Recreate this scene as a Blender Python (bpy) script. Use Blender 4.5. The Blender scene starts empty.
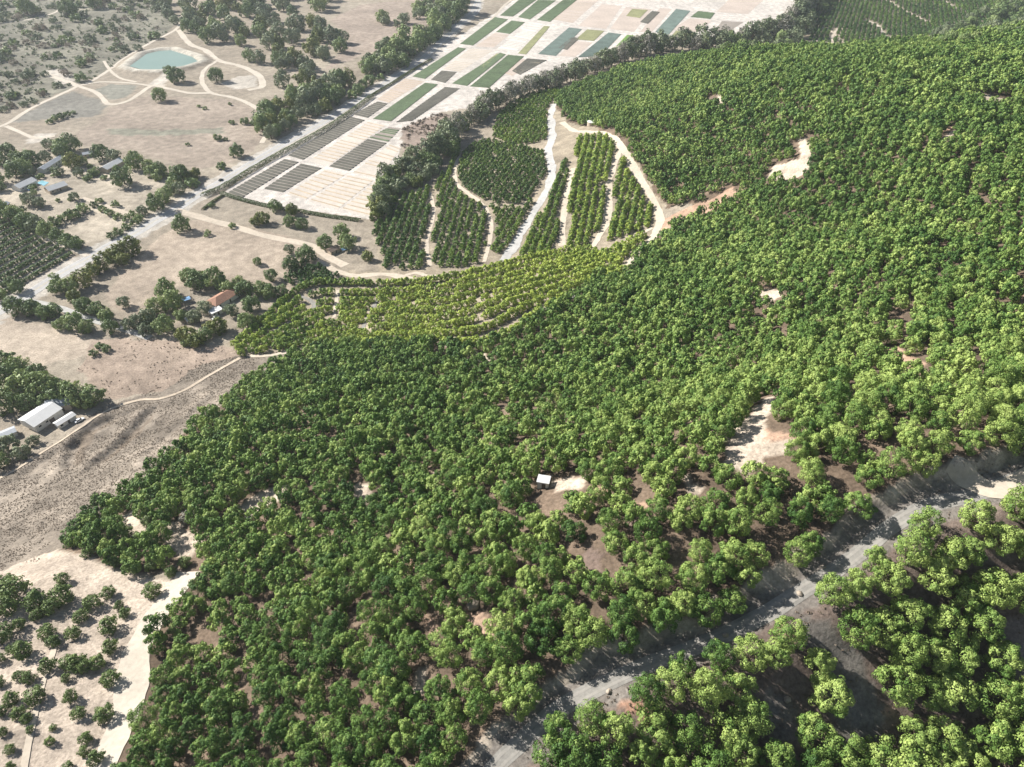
import bpy, math, random
import numpy as np
from mathutils import Vector
random.seed(7)
HAZE, EXPO = 0.00006, 1.04
RNG = np.random.default_rng(11)
S = bpy.context.scene
COL = S.collection
PI = math.pi

# ------------------------------------------------------------------ camera
CAM_H, PITCH, FPX = 235.0, math.radians(39.7), 690.0
CX, CY = 512.0, 383.5
cam = bpy.data.cameras.new('camera')
cam.sensor_width = 36.0
cam.lens = 36.0 * FPX / 1024.0
cam.clip_start, cam.clip_end = 1.0, 20000.0
camo = bpy.data.objects.new('camera', cam); COL.objects.link(camo)
camo.location = (0, 0, CAM_H); camo.rotation_euler = (PI / 2 - PITCH, 0, 0)
S.camera = camo
CP, SP = math.cos(PITCH), math.sin(PITCH)

def ray(px, py):
    a = (px - CX) / FPX; b = (CY - py) / FPX
    return np.array([a, CP + b * SP, -SP + b * CP])

def project(p):
    """world points (n,3) -> pixel x, pixel y, depth"""
    p = np.asarray(p, float)
    y, z = p[..., 1], p[..., 2] - CAM_H
    d = y * CP - z * SP
    u = y * SP + z * CP
    d = np.where(d > 1, d, 1e9)
    return CX + FPX * p[..., 0] / d, CY - FPX * u / d, d

# ------------------------------------------------------------------ terrain
CTRL = [(900,700,146),(1010,760,140),(800,760,142),(1015,600,152),(840,640,148),(700,640,146),(560,740,146),(660,740,146),(1000,480,152),(900,420,172),(300,700,168),
        (140,700,184),(60,680,190),(0,620,210),(20,560,240),(190,575,222),(100,500,285),(300,600,195),(450,640,165),
        (520,400,255),(640,480,190),(400,480,232),(250,430,300),(350,380,328),(450,330,355),(550,330,335),(650,300,348),
        (700,400,250),(800,320,268),(900,250,285),(1010,300,232),(1010,200,300),(750,200,408),(650,210,470),(600,180,500),
        (580,130,605),(500,180,540),(540,230,482),(430,230,497),(480,290,410),(800,100,455),(900,150,370),(1000,100,400),
        (700,60,660),(620,80,700),(800,60,565),(950,60,490)]
PTS = []
for px, py, d in CTRL:
    r = ray(px, py) * d
    PTS.append((r[0], r[1], r[2] + CAM_H))
PTS += [(-233,214,0),(-182,270,-1),(-126,318,-1),(-121,405,-4),(-88,508,-5),(-50,663,-5),(55,822,-5),(239,955,-5),(363,985,-5),
        (-420,230,-60),(-330,420,-70),(-300,650,-70),(-200,950,-70),(50,1200,-60),(400,1350,-50),(800,1250,-20),
        (315,605,84),(420,800,26),(520,1020,2),(441,658,86),(600,800,60),(720,1000,15),
        (0,-120,120),(200,-200,160),(-300,-100,55),(420,50,150),(520,320,135),(-520,0,-40)]
PTS = np.array(PTS)
_P = PTS[:, :2] / 300.0
def _tps(r2):
    return np.where(r2 > 1e-12, 0.5 * r2 * np.log(np.maximum(r2, 1e-12)), 0.0)
_n = len(_P)
_K = _tps(((_P[:, None] - _P[None]) ** 2).sum(-1)) + 0.012 * np.eye(_n)
_Q = np.c_[np.ones(_n), _P]
_A = np.block([[_K, _Q], [_Q.T, np.zeros((3, 3))]])
_W = np.linalg.solve(_A, np.r_[PTS[:, 2], 0, 0, 0])

def zbase(x, y):
    x = np.asarray(x, float); y = np.asarray(y, float)
    shp = x.shape
    xf, yf = x.ravel() / 300.0, y.ravel() / 300.0
    h = _W[_n] + _W[_n + 1] * xf + _W[_n + 2] * yf
    for i in range(_n):
        h = h + _W[i] * _tps((xf - _P[i, 0]) ** 2 + (yf - _P[i, 1]) ** 2)
    # gullies and hummocks on the hill
    X, Y = xf * 300, yf * 300
    w = np.clip((h - 6) / 30, 0, 1)
    h = h + w * (2.2 * np.sin(X / 31 + 1.3 * np.sin(Y / 47)) + 1.6 * np.sin(Y / 24 + X / 60 + 1) + 0.7 * np.sin(X / 11 - Y / 14))
    # fade everything to the valley level far away from the surveyed hill
    far = np.clip((np.hypot(xf * 300 - 100, yf * 300 - 500) - 1000) / 600, 0, 1)
    h = h * (1 - far) - 30 * far
    h = np.minimum(h, 185)
    k = 8.0
    hh = np.clip(0.5 + 0.5 * h / k, 0, 1)
    z = h * hh + k * hh * (1 - hh)
    z = np.where(h <= -k, 0.0, np.where(h >= k, h, z))
    return z.reshape(shp)

_T = np.concatenate([np.linspace(40, 700, 700), np.linspace(701, 3500, 1000)])
def at(px, py):
    """the ground point that stands at a pixel of the photograph"""
    r = ray(px, py)
    z = CAM_H + r[2] * _T
    below = z - zbase(r[0] * _T, r[1] * _T) < 0
    i = int(np.argmax(below))
    if not below[i] or i == 0:
        t = CAM_H / max(-r[2], 0.02); t = min(t, 4000)
        return np.array([r[0] * t, r[1] * t])
    lo, hi = _T[i - 1], _T[i]
    tt = np.linspace(lo, hi, 60)
    b = CAM_H + r[2] * tt - zbase(r[0] * tt, r[1] * tt) < 0
    t = tt[int(np.argmax(b))]
    return np.array([r[0] * t, r[1] * t])

def poly(pts):
    return np.array([at(*p) for p in pts])

def smooth_line(pts, step=2.0):
    p = np.asarray(pts, float)
    q = np.r_[[2 * p[0] - p[1]], p, [2 * p[-1] - p[-2]]]
    out = []
    for i in range(1, len(q) - 2):
        a, b, c, d = q[i - 1:i + 3]
        n = max(2, int(np.linalg.norm(c - b) / step))
        t = np.linspace(0, 1, n, endpoint=False)[:, None]
        out.append(0.5 * ((2 * b) + (-a + c) * t + (2 * a - 5 * b + 4 * c - d) * t ** 2 + (-a + 3 * b - 3 * c + d) * t ** 3))
    return np.r_[np.concatenate(out), [p[-1]]]

def pline(pix, step=2.0):
    return smooth_line(poly(pix), step)

def inside(P, pg):
    x, y = P[:, 0], P[:, 1]
    res = np.zeros(len(P), bool)
    m = (x >= pg[:, 0].min()) & (x <= pg[:, 0].max()) & (y >= pg[:, 1].min()) & (y <= pg[:, 1].max())
    if not m.any(): return res
    xs, ys = x[m], y[m]
    r = np.zeros(len(xs), bool)
    j = len(pg) - 1
    for i in range(len(pg)):
        xi, yi, xj, yj = pg[i, 0], pg[i, 1], pg[j, 0], pg[j, 1]
        if yi != yj:
            c = ((yi > ys) != (yj > ys)) & (xs < (xj - xi) * (ys - yi) / (yj - yi) + xi)
            r ^= c
        j = i
    res[m] = r
    return res

def line_dist(P, L, pad=40):
    """distance of points to a polyline, signed side, index of nearest segment (far points get 1e9)"""
    d = np.full(len(P), 1e9); s = np.zeros(len(P)); k = np.zeros(len(P), int)
    m = (P[:, 0] > L[:, 0].min() - pad) & (P[:, 0] < L[:, 0].max() + pad) & (P[:, 1] > L[:, 1].min() - pad) & (P[:, 1] < L[:, 1].max() + pad)
    if not m.any(): return d, s, k
    Q = P[m]; dm = np.full(len(Q), 1e9); sm = np.zeros(len(Q)); km = np.zeros(len(Q), int)
    for i in range(len(L) - 1):
        a, b = L[i], L[i + 1]; ab = b - a; l2 = max((ab ** 2).sum(), 1e-9)
        t = np.clip(((Q - a) @ ab) / l2, 0, 1)
        v = Q - a - t[:, None] * ab
        dd = np.hypot(v[:, 0], v[:, 1])
        u = dd < dm
        dm[u] = dd[u]; km[u] = i
        cr = ab[0] * (Q[:, 1] - a[1]) - ab[1] * (Q[:, 0] - a[0])
        sm[u] = cr[u]
    d[m] = dm; s[m] = sm; k[m] = km
    return d, s, k

# cut road through the near hillside
ROAD_PIX = [(455,830),(488,775),(520,742),(566,704),(636,668),(700,643),(760,617),(802,590),(850,560),(895,522),(935,500),(975,490),(1024,474),(1100,440)]
HILL_ROAD = pline(ROAD_PIX, 3.0)
_hz = zbase(HILL_ROAD[:, 0], HILL_ROAD[:, 1]) - 0.7
_hz = np.convolve(np.r_[[_hz[0]] * 6, _hz, [_hz[-1]] * 6], np.ones(13) / 13, 'valid')
POND = poly([(130,67),(147,54.5),(160,51.5),(171,51),(192,57.5),(198,62),(183,67),(160,70.5),(141,70)])
POND_C = POND.mean(0)

def zf(x, y):
    x = np.asarray(x, float); y = np.asarray(y, float)
    shp = x.shape
    P = np.c_[x.ravel(), y.ravel()]
    z = zbase(P[:, 0], P[:, 1])
    d, s, k = line_dist(P, HILL_ROAD, 20)
    m = d < 18
    if m.any():
        kk = k[m]; A_ = HILL_ROAD[kk]; AB = HILL_ROAD[kk + 1] - A_
        tt = np.clip(((P[m] - A_) * AB).sum(1) / np.maximum((AB ** 2).sum(1), 1e-9), 0, 1)
        zr = _hz[kk] * (1 - tt) + _hz[kk + 1] * tt
        wide = np.where(s[m] > 0, 3.6, 12.0)          # steep bank on the valley side, long fill on the other
        t = np.clip((d[m] - 3.3) / wide, 0, 1); t = t * t * (3 - 2 * t)
        bump = np.where(s[m] > 0, 0.5 * np.exp(-((d[m] - 7.0) / 3.0) ** 2), 0) * np.clip((d[m] - 3.3) / 3, 0, 1)
        z[m] = zr * (1 - t) + z[m] * t + bump
    # bank round the reservoir
    near = np.hypot(P[:, 0] - POND_C[0], P[:, 1] - POND_C[1]) < 130
    if near.any():
        L = np.r_[POND, POND[:1]]
        d, s, k = line_dist(P[near], L, 40)
        ins = inside(P[near], POND)
        sd = np.where(ins, -d, d)
        b = np.where(sd < 5, np.clip((sd + 5) / 10, 0, 1) * 4.2 - 1.6, 2.6 * np.clip(1 - (sd - 10) / 9, 0, 1))
        z[near] = z[near] + np.where(sd > 19, 0, b)
    return z.reshape(shp)

GULLIES = [pline([(70,466),(73,450),(84,436),(98,425),(112,419)], 3.0), pline([(98,462),(114,450),(132,433),(149,413)], 3.0), pline([(30,470),(60,452),(90,440)], 3.0), pline([(150,452),(180,425),(215,395)], 3.0)]
_zf0 = zf
def zf(x, y):
    x = np.asarray(x, float); y = np.asarray(y, float); z = _zf0(x, y); P = np.c_[x.ravel(), y.ravel()]; zz = z.ravel().copy()
    for i, L in enumerate(GULLIES):
        d, s, k = line_dist(P, L, 16); m = d < 14
        if m.any(): zz[m] += (1.5 if i < 2 else .8) * (.7 * np.exp(-((d[m] - 5) / 3.0) ** 2) * (s[m] > 0) - np.exp(-(d[m] / 3.0) ** 2))
    return zz.reshape(z.shape)

def ground(px, py):
    x, y = at(px, py)
    return np.array([x, y, float(zf(np.array([x]), np.array([y]))[0])])

# ------------------------------------------------------------------ materials
def new_mat(name):
    m = bpy.data.materials.new(name); m.use_nodes = True
    nt = m.node_tree
    for n in list(nt.nodes): nt.nodes.remove(n)
    out = nt.nodes.new('ShaderNodeOutputMaterial')
    return m, nt, out

def N(nt, t, **kw):
    n = nt.nodes.new(t)
    for k, v in kw.items():
        if k in n.inputs: n.inputs[k].default_value = v
        else: setattr(n, k, v)
    return n

def mathn(nt, op, a, b, clamp=False):
    n = nt.nodes.new('ShaderNodeMath'); n.operation = op; n.use_clamp = clamp
    for i, v in enumerate((a, b)):
        if v is None: continue
        if isinstance(v, (int, float)): n.inputs[i].default_value = v
        else: nt.links.new(v, n.inputs[i])
    return n.outputs[0]

def mixc(nt, fac, a, b, mode='MIX'):
    n = nt.nodes.new('ShaderNodeMix'); n.data_type = 'RGBA'; n.blend_type = mode
    for s_, v in ((n.inputs[0], fac), (n.inputs[6], a), (n.inputs[7], b)):
        if isinstance(v, (int, float)): s_.default_value = v
        elif isinstance(v, tuple): s_.default_value = (*v, 1)
        else: nt.links.new(v, s_)
    return n.outputs[2]

def foliage_mat(name, dark, mid, light, trans=0.22, spread=0.55, rough=0.55):
    m, nt, out = new_mat(name)
    at_ = N(nt, 'ShaderNodeAttribute', attribute_name='tint')
    oi = N(nt, 'ShaderNodeObjectInfo')
    r = mathn(nt, 'MULTIPLY', mathn(nt, 'SUBTRACT', oi.outputs['Random'], 0.5), spread)
    f = mathn(nt, 'ADD', at_.outputs['Fac'], r, True)
    cr = nt.nodes.new('ShaderNodeValToRGB')
    nt.links.new(f, cr.inputs[0])
    e = cr.color_ramp.elements
    e[0].position = 0.05; e[0].color = (*dark, 1); e[1].position = 0.95; e[1].color = (*light, 1)
    x = e.new(0.5); x.color = (*mid, 1)
    p = N(nt, 'ShaderNodeBsdfPrincipled'); p.inputs['Roughness'].default_value = rough
    p.inputs['Specular IOR Level'].default_value = 0.22
    nt.links.new(cr.outputs[0], p.inputs['Base Color'])
    if trans:
        t = N(nt, 'ShaderNodeBsdfTranslucent')
        hs = N(nt, 'ShaderNodeHueSaturation'); hs.inputs['Value'].default_value = 1.25; hs.inputs['Hue'].default_value = 0.485
        nt.links.new(cr.outputs[0], hs.inputs['Color']); nt.links.new(hs.outputs[0], t.inputs[0])
        mx = N(nt, 'ShaderNodeMixShader'); mx.inputs[0].default_value = trans
        nt.links.new(p.outputs[0], mx.inputs[1]); nt.links.new(t.outputs[0], mx.inputs[2])
        nt.links.new(mx.outputs[0], out.inputs[0])
    else:
        nt.links.new(p.outputs[0], out.inputs[0])
    return m

def plain_mat(name, col, var=0.25, scale=0.6, rough=0.85, spec=0.2, detail=6.0, col2=None, bump=0.0, metallic=0.0):
    m, nt, out = new_mat(name)
    tc = N(nt, 'ShaderNodeTexCoord')
    n = N(nt, 'ShaderNodeTexNoise', Scale=scale, Detail=detail, Roughness=0.65)
    nt.links.new(tc.outputs['Object'], n.inputs['Vector'])
    n2 = N(nt, 'ShaderNodeTexNoise', Scale=scale * 0.11, Detail=3.0)
    nt.links.new(tc.outputs['Object'], n2.inputs['Vector'])
    f = mathn(nt, 'ADD', mathn(nt, 'MULTIPLY', n.outputs[0], 0.6), mathn(nt, 'MULTIPLY', n2.outputs[0], 0.4))
    mr = N(nt, 'ShaderNodeMapRange'); mr.inputs[1].default_value = 0.36; mr.inputs[2].default_value = 0.64
    nt.links.new(f, mr.inputs[0])
    lo = tuple(c * (1 - var) for c in col); hi = col2 or tuple(min(1, c * (1 + var)) for c in col)
    c = mixc(nt, mr.outputs[0], lo, hi)
    p = N(nt, 'ShaderNodeBsdfPrincipled'); p.inputs['Roughness'].default_value = rough
    p.inputs['Specular IOR Level'].default_value = spec; p.inputs['Metallic'].default_value = metallic
    nt.links.new(c, p.inputs['Base Color'])
    if bump:
        b = N(nt, 'ShaderNodeBump'); b.inputs['Strength'].default_value = bump; b.inputs['Distance'].default_value = 0.3
        nt.links.new(n.outputs[0], b.inputs['Height']); nt.links.new(b.outputs[0], p.inputs['Normal'])
    nt.links.new(p.outputs[0], out.inputs[0])
    return m

def ground_mat():
    m, nt, out = new_mat('ground_soil')
    a = N(nt, 'ShaderNodeAttribute', attribute_name='soil')
    tc = N(nt, 'ShaderNodeTexCoord')
    def noise(sc, det=6.0, ro=0.62):
        n = N(nt, 'ShaderNodeTexNoise', Scale=sc, Detail=det, Roughness=ro)
        nt.links.new(tc.outputs['Object'], n.inputs['Vector']); return n.outputs[0]
    fine, mid, big = noise(1.1, 5.0, 0.7), noise(0.16), noise(0.02, 4.0)
    def rng(v, lo, hi, a0, a1):
        r = N(nt, 'ShaderNodeMapRange'); r.inputs[1].default_value = lo; r.inputs[2].default_value = hi
        r.inputs[3].default_value = a0; r.inputs[4].default_value = a1
        nt.links.new(v, r.inputs[0]); return r.outputs[0]
    v = mathn(nt, 'MULTIPLY', mathn(nt, 'MULTIPLY', rng(fine, .3, .7, .6, 1.34), rng(mid, .32, .68, .76, 1.2)), rng(big, .35, .65, .86, 1.12))
    vv = N(nt, 'ShaderNodeCombineColor')
    for i in range(3): nt.links.new(v, vv.inputs[i])
    c = mixc(nt, 1.0, a.outputs['Color'], vv.outputs[0], 'MULTIPLY')
    p = N(nt, 'ShaderNodeBsdfPrincipled'); p.inputs['Roughness'].default_value = 0.95
    p.inputs['Specular IOR Level'].default_value = 0.1
    nt.links.new(c, p.inputs['Base Color'])
    b = N(nt, 'ShaderNodeBump'); b.inputs['Strength'].default_value = 0.55; b.inputs['Distance'].default_value = 0.5
    nt.links.new(mathn(nt, 'ADD', fine, mid), b.inputs['Height']); nt.links.new(b.outputs[0], p.inputs['Normal'])
    nt.links.new(p.outputs[0], out.inputs[0])
    return m

M = {}
M['ground'] = ground_mat()
M['avocado'] = foliage_mat('avocado_leaf', (0.038,0.094,0.020), (0.118,0.205,0.042), (0.335,0.425,0.115), 0.06, 0.3, 0.6)
M['citrus'] = foliage_mat('citrus_leaf', (0.050,0.110,0.026), (0.165,0.26,0.048), (0.44,0.52,0.10), 0.10, 0.2)
M['young'] = foliage_mat('young_leaf', (0.062,0.105,0.028), (0.12,0.18,0.05), (0.21,0.27,0.085), 0.1, 0.3)
M['oak'] = foliage_mat('oak_leaf', (0.085,0.135,0.05), (0.17,0.24,0.085), (0.30,0.36,0.135), 0.12, 0.6)
M['olive'] = foliage_mat('greygreen_leaf', (0.105,0.14,0.075), (0.19,0.23,0.125), (0.30,0.33,0.19), 0.09, 0.4)
M['yellow'] = foliage_mat('yellowgreen_leaf', (0.078,0.117,0.026), (0.169,0.202,0.046), (0.286,0.286,0.078), 0.09, 0.4)
M['dry'] = foliage_mat('dry_twig', (0.17,0.135,0.10), (0.26,0.215,0.165), (0.38,0.32,0.25), 0.05, 0.5, 0.9)
M['row'] = foliage_mat('row_tree_leaf', (0.085,0.15,0.045), (0.14,0.22,0.065), (0.22,0.29,0.09), 0.1, 0.4)
M['brush'] = foliage_mat('dry_brush_twig', (0.16,0.125,0.09), (0.25,0.20,0.15), (0.36,0.295,0.225), 0.05, 0.4, 0.95)
M['bare'] = foliage_mat('bare_twig', (0.24,0.225,0.185), (0.36,0.34,0.28), (0.48,0.45,0.37), 0.08, 0.4, 0.9)
M['hedge'] = foliage_mat('hedge_leaf', (0.049,0.084,0.025), (0.091,0.126,0.036), (0.154,0.182,0.056), 0.15, 0.3)
M['bark'] = plain_mat('bark', (0.14,0.10,0.075), 0.35, 3.0, 0.95)
M['asphalt'] = plain_mat('sun_bleached_asphalt', (0.40,0.385,0.365), 0.16, 0.5, 0.9)
M['gravel'] = plain_mat('grey_gravel_road', (0.25,0.235,0.21), 0.22, 0.9, 0.95, 0.1, bump=0.4)
M['brush_track'] = plain_mat('faint_dirt_track', (0.44,0.365,0.28), 0.25, 0.5, 0.95, 0.1)
M['rut'] = plain_mat('packed_wheel_rut', (0.29,0.27,0.24), 0.15, 0.9, 0.95, 0.1)
M['track'] = plain_mat('pale_dirt_track', (0.48,0.41,0.325), 0.18, 0.5, 0.95, 0.1)
M['white_track'] = plain_mat('white_dirt_track', (0.50,0.44,0.36), 0.16, 0.6, 0.95, 0.1)
M['concrete'] = plain_mat('pale_gravel_lane', (0.41,0.395,0.37), 0.2, 0.5, 0.95, 0.1)
M['sand'] = plain_mat('pale_tilled_soil', (0.51,0.455,0.39), 0.14, 0.25, 0.95, 0.1)
M['sandpink'] = plain_mat('pinkish_tilled_soil', (0.46,0.385,0.325), 0.16, 0.3, 0.95, 0.1)
M['soilgrey'] = plain_mat('moist_grey_soil', (0.27,0.235,0.20), 0.2, 0.4, 0.95, 0.1)
M['soilwhite'] = plain_mat('whitish_tilled_soil', (0.56,0.53,0.485), 0.12, 0.3, 0.95, 0.1)
M['crop_green'] = plain_mat('green_crop', (0.10,0.138,0.07), 0.3, 0.8, 0.8, 0.2)
M['crop_dark'] = plain_mat('dark_crop', (0.10,0.095,0.075), 0.3, 0.8, 0.85, 0.2)
M['crop_blue'] = plain_mat('bluish_crop', (0.13,0.17,0.145), 0.3, 0.8, 0.8, 0.2)
M['crop_lime'] = plain_mat('bright_crop', (0.15,0.26,0.06), 0.3, 0.8, 0.8, 0.2)
M['crop_olive'] = plain_mat('olive_crop', (0.26,0.26,0.13), 0.25, 0.8, 0.85, 0.2)
M['crop_pale'] = plain_mat('dry_stubble_row', (0.44,0.35,0.25), 0.25, 0.8, 0.9, 0.1)
M['white_wall'] = plain_mat('white_stucco', (0.72,0.69,0.63), 0.06, 0.8, 0.8)
M['tan_wall'] = plain_mat('tan_stucco', (0.48,0.40,0.31), 0.08, 0.8, 0.85)
M['tile_roof'] = plain_mat('clay_tile_roof', (0.34,0.19,0.13), 0.3, 1.2, 0.85, 0.2, bump=0.4)
M['white_roof'] = plain_mat('white_metal_roof', (0.62,0.61,0.585), 0.06, 0.6, 0.5, 0.3)
M['grey_roof'] = plain_mat('grey_metal_roof', (0.36,0.38,0.40), 0.12, 0.6, 0.6, 0.3)
M['brown_roof'] = plain_mat('brown_shingle_roof', (0.24,0.18,0.14), 0.2, 1.0, 0.9, 0.2)
M['glass'] = plain_mat('dark_window_glass', (0.03,0.035,0.04), 0.1, 1.0, 0.12, 0.6)
M['dark_door'] = plain_mat('dark_door_paint', (0.12,0.10,0.085), 0.1, 1.0, 0.6)
M['tyre'] = plain_mat('black_tyre', (0.02,0.02,0.02), 0.1, 1.0, 0.9)
M['car_dark'] = plain_mat('dark_car_paint', (0.04,0.045,0.05), 0.05, 1.0, 0.25, 0.5)
M['car_white'] = plain_mat('white_car_paint', (0.75,0.75,0.74), 0.04, 1.0, 0.25, 0.5)
M['car_blue'] = plain_mat('blue_car_paint', (0.10,0.20,0.36), 0.05, 1.0, 0.25, 0.5)
M['paint_white'] = plain_mat('white_road_paint', (0.75,0.74,0.70), 0.1, 1.0, 0.8)
M['paint_yellow'] = plain_mat('yellow_road_paint', (0.62,0.46,0.09), 0.1, 1.0, 0.8)
M['blue_tarp'] = plain_mat('blue_tarp_cloth', (0.16,0.30,0.48), 0.15, 1.5, 0.6)
M['rock'] = plain_mat('grey_rock', (0.34,0.285,0.225), 0.25, 1.0, 0.95)
def water_mat():
    m, nt, out = new_mat('turquoise_pond_water')
    p = N(nt, 'ShaderNodeBsdfPrincipled')
    tc = N(nt, 'ShaderNodeTexCoord')
    n = N(nt, 'ShaderNodeTexNoise', Scale=0.03, Detail=3.0); nt.links.new(tc.outputs['Object'], n.inputs['Vector'])
    nt.links.new(mixc(nt, n.outputs[0], (0.15,0.225,0.18), (0.21,0.28,0.23)), p.inputs['Base Color'])
    p.inputs['Roughness'].default_value = 0.3
    n2 = N(nt, 'ShaderNodeTexNoise', Scale=0.8, Detail=2.0); nt.links.new(tc.outputs['Object'], n2.inputs['Vector'])
    b = N(nt, 'ShaderNodeBump'); b.inputs['Strength'].default_value = 0.1; nt.links.new(n2.outputs[0], b.inputs['Height'])
    nt.links.new(b.outputs[0], p.inputs['Normal'])
    nt.links.new(p.outputs[0], out.inputs[0]); return m
M['water'] = water_mat()
M['pool'] = plain_mat('blue_pool_water', (0.22,0.44,0.50), 0.05, 1.0, 0.1, 0.5)

# ------------------------------------------------------------------ object helpers
def np_mesh(name, V, F, attrs=None, smooth=False):
    """mesh from numpy: V (n,3), F (m,k) of one face size"""
    V = np.ascontiguousarray(V, np.float32); F = np.ascontiguousarray(F, np.int32)
    me = bpy.data.meshes.new(name)
    me.vertices.add(len(V)); me.vertices.foreach_set('co', V.ravel())
    k = F.shape[1]
    me.loops.add(F.size); me.loops.foreach_set('vertex_index', F.ravel())
    me.polygons.add(len(F))
    me.polygons.foreach_set('loop_start', np.arange(0, F.size, k, dtype=np.int32))
    for an, av in (attrs or {}).items():
        if av.ndim == 1:
            a = me.attributes.new(an, 'FLOAT', 'POINT'); a.data.foreach_set('value', np.ascontiguousarray(av, np.float32))
        else:
            a = me.attributes.new(an, 'FLOAT_COLOR', 'POINT')
            a.data.foreach_set('color', np.ascontiguousarray(np.c_[av, np.ones(len(av))], np.float32).ravel())
    me.update(calc_edges=True)
    if smooth: me.polygons.foreach_set('use_smooth', np.ones(len(F), bool))
    return me

def link(name, me, mat=None, parent=None):
    if mat is not None and not me.materials: me.materials.append(M[mat] if isinstance(mat, str) else mat)
    o = bpy.data.objects.new(name, me); COL.objects.link(o)
    if parent is not None: o.parent = parent
    return o

def tag(o, label=None, cat=None, group=None, kind=None):
    if label: o['label'] = label
    if cat: o['category'] = cat
    if group: o['group'] = group
    if kind: o['kind'] = kind
    return o

def empty(name, loc, rz=0):
    o = bpy.data.objects.new(name, None); COL.objects.link(o)
    o.location = loc; o.rotation_euler = (0, 0, rz); o.empty_display_size = 1
    return o

class MB:
    """collects boxes, prisms and tubes, polygons of any size"""
    def __init__(s): s.v = []; s.f = []
    def add(s, vs, fs):
        n = len(s.v); s.v += [tuple(v) for v in vs]; s.f += [tuple(i + n for i in f) for f in fs]
    def box(s, c, d, rz=0):
        x, y, z = (q / 2 for q in d); ca, sa = math.cos(rz), math.sin(rz)
        vs = []
        for sz in (-1, 1):
            for sx, sy in ((-1, -1), (1, -1), (1, 1), (-1, 1)):
                a, b = sx * x, sy * y
                vs.append((c[0] + a * ca - b * sa, c[1] + a * sa + b * ca, c[2] + sz * z))
        s.add(vs, [(3,2,1,0),(4,5,6,7),(0,1,5,4),(1,2,6,5),(2,3,7,6),(3,0,4,7)])
    def tube(s, path, radii, n=6, cap=True):
        rings = []
        path = [Vector(p) for p in path]
        for i, p in enumerate(path):
            t = (path[min(i + 1, len(path) - 1)] - path[max(i - 1, 0)]).normalized()
            u = t.orthogonal().normalized(); w = t.cross(u)
            rings.append([p + (u * math.cos(2 * PI * k / n) + w * math.sin(2 * PI * k / n)) * radii[i] for k in range(n)])
        vs = [v for r in rings for v in r]; fs = []
        for i in range(len(path) - 1):
            for k in range(n):
                fs.append((i * n + k, i * n + (k + 1) % n, (i + 1) * n + (k + 1) % n, (i + 1) * n + k))
        if cap: fs.append(tuple(range(len(vs) - n, len(vs))))
        s.add(vs, fs)
    def mesh(s, name):
        me = bpy.data.meshes.new(name); me.from_pydata(s.v, [], s.f); me.update(); return me
    def build(s, name, mat, parent=None): return link(name, s.mesh(name), mat, parent)

def strip(name, L, width, mat, lift=0.06, edge=0.12, ncross=4, label=None, rough_seed=0):
    """a road or track draped over the ground along a world polyline"""
    r = np.random.default_rng(rough_seed + len(L))
    T = np.gradient(L, axis=0); T /= np.maximum(np.linalg.norm(T, axis=1, keepdims=True), 1e-6)
    Nn = np.c_[-T[:, 1], T[:, 0]]
    w = np.broadcast_to(np.asarray(width, float), (len(L),)) if np.ndim(width) else np.full(len(L), float(width))
    def jit():
        j = r.normal(0, 1, len(L) + 8); j = np.convolve(j, np.ones(5) / 5, 'same')[4:4 + len(L)]; return 1 + edge * 2 * j
    wl, wr = w / 2 * jit(), w / 2 * jit()
    V = []
    for k in range(ncross + 1):
        t = k / ncross
        off = -wl * (1 - t) + wr * t
        p = L + Nn * off[:, None]
        V.append(np.c_[p, zf(p[:, 0], p[:, 1]) + lift])
    V = np.stack(V, 1); n = len(L); c = ncross + 1
    idx = np.arange(n * c).reshape(n, c)
    F = np.stack([idx[:-1, :-1], idx[:-1, 1:], idx[1:, 1:], idx[1:, :-1]], -1).reshape(-1, 4)[:, ::-1]
    o = link(name, np_mesh(name, V.reshape(-1, 3), F, smooth=True), mat)
    tag(o, kind='structure')
    return o

def fill_poly(name, W, mat, lift, step=6.0):
    """a flat patch of ground: fan polygon lying over the (level) valley floor"""
    me = bpy.data.meshes.new(name)
    V = [(x, y, float(lift)) for x, y in W]
    a = sum(W[i][0] * W[(i + 1) % len(W)][1] - W[(i + 1) % len(W)][0] * W[i][1] for i in range(len(W)))
    f = list(range(len(V)))
    if a < 0: f.reverse()
    me.from_pydata(V, [], [f]); me.update()
    o = link(name, me, mat); return o
# ------------------------------------------------------------------ regions (photo pixels cast onto the ground)
G = {}
G['grove'] = [(98,900),(104,767),(124,722),(131,690),(144,652),(154,625),(178,590),(193,573),(178,566),(150,578),(110,566),(66,548),(100,506),(150,480),(190,430),(250,385),(300,354),(330,347),
   (420,345),(470,350),(510,338),(545,315),(590,287),(620,277),(645,253),(664,230),(708,212),(690,201),(668,208),(655,192),(642,170),(626,149),(607,133),(588,126),
   (568,122),(555,106),(560,94),(600,80),(660,62),(700,57),(790,53),(850,51),(940,43),(1000,32),(1100,18),(1300,160),(1350,767),(1250,950)]
G['bottom_soil'] = [(480,900),(520,740),(640,660),(760,610),(850,555),(960,470),(1100,430),(1300,600),(1300,900)]
G['young'] = [(-60,560),(0,572),(60,548),(112,570),(150,582),(185,575),(165,600),(145,630),(133,665),(124,700),(112,745),(104,767),(95,860),(-60,860)]
G['brush'] = [(-80,480),(0,470),(60,440),(105,405),(160,392),(200,365),(255,352),(310,350),(250,385),(190,430),(150,480),(100,506),(66,548),(0,572),(-80,580)]
G['crops'] = [(221,195),(340,110),(497,12),(530,-12),(840,-16),(800,12),(775,30),(740,42),(690,43),(640,52),(585,64),(520,90),(490,98),(470,108),(440,112),(402,133),(401,160),(386,196),(372,219),(270,206)]
G['pasture_far'] = [(325,70),(350,40),(330,20),(360,5),(440,-5),(470,-10),(450,20),(425,35),(400,50),(370,52)]
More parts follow.
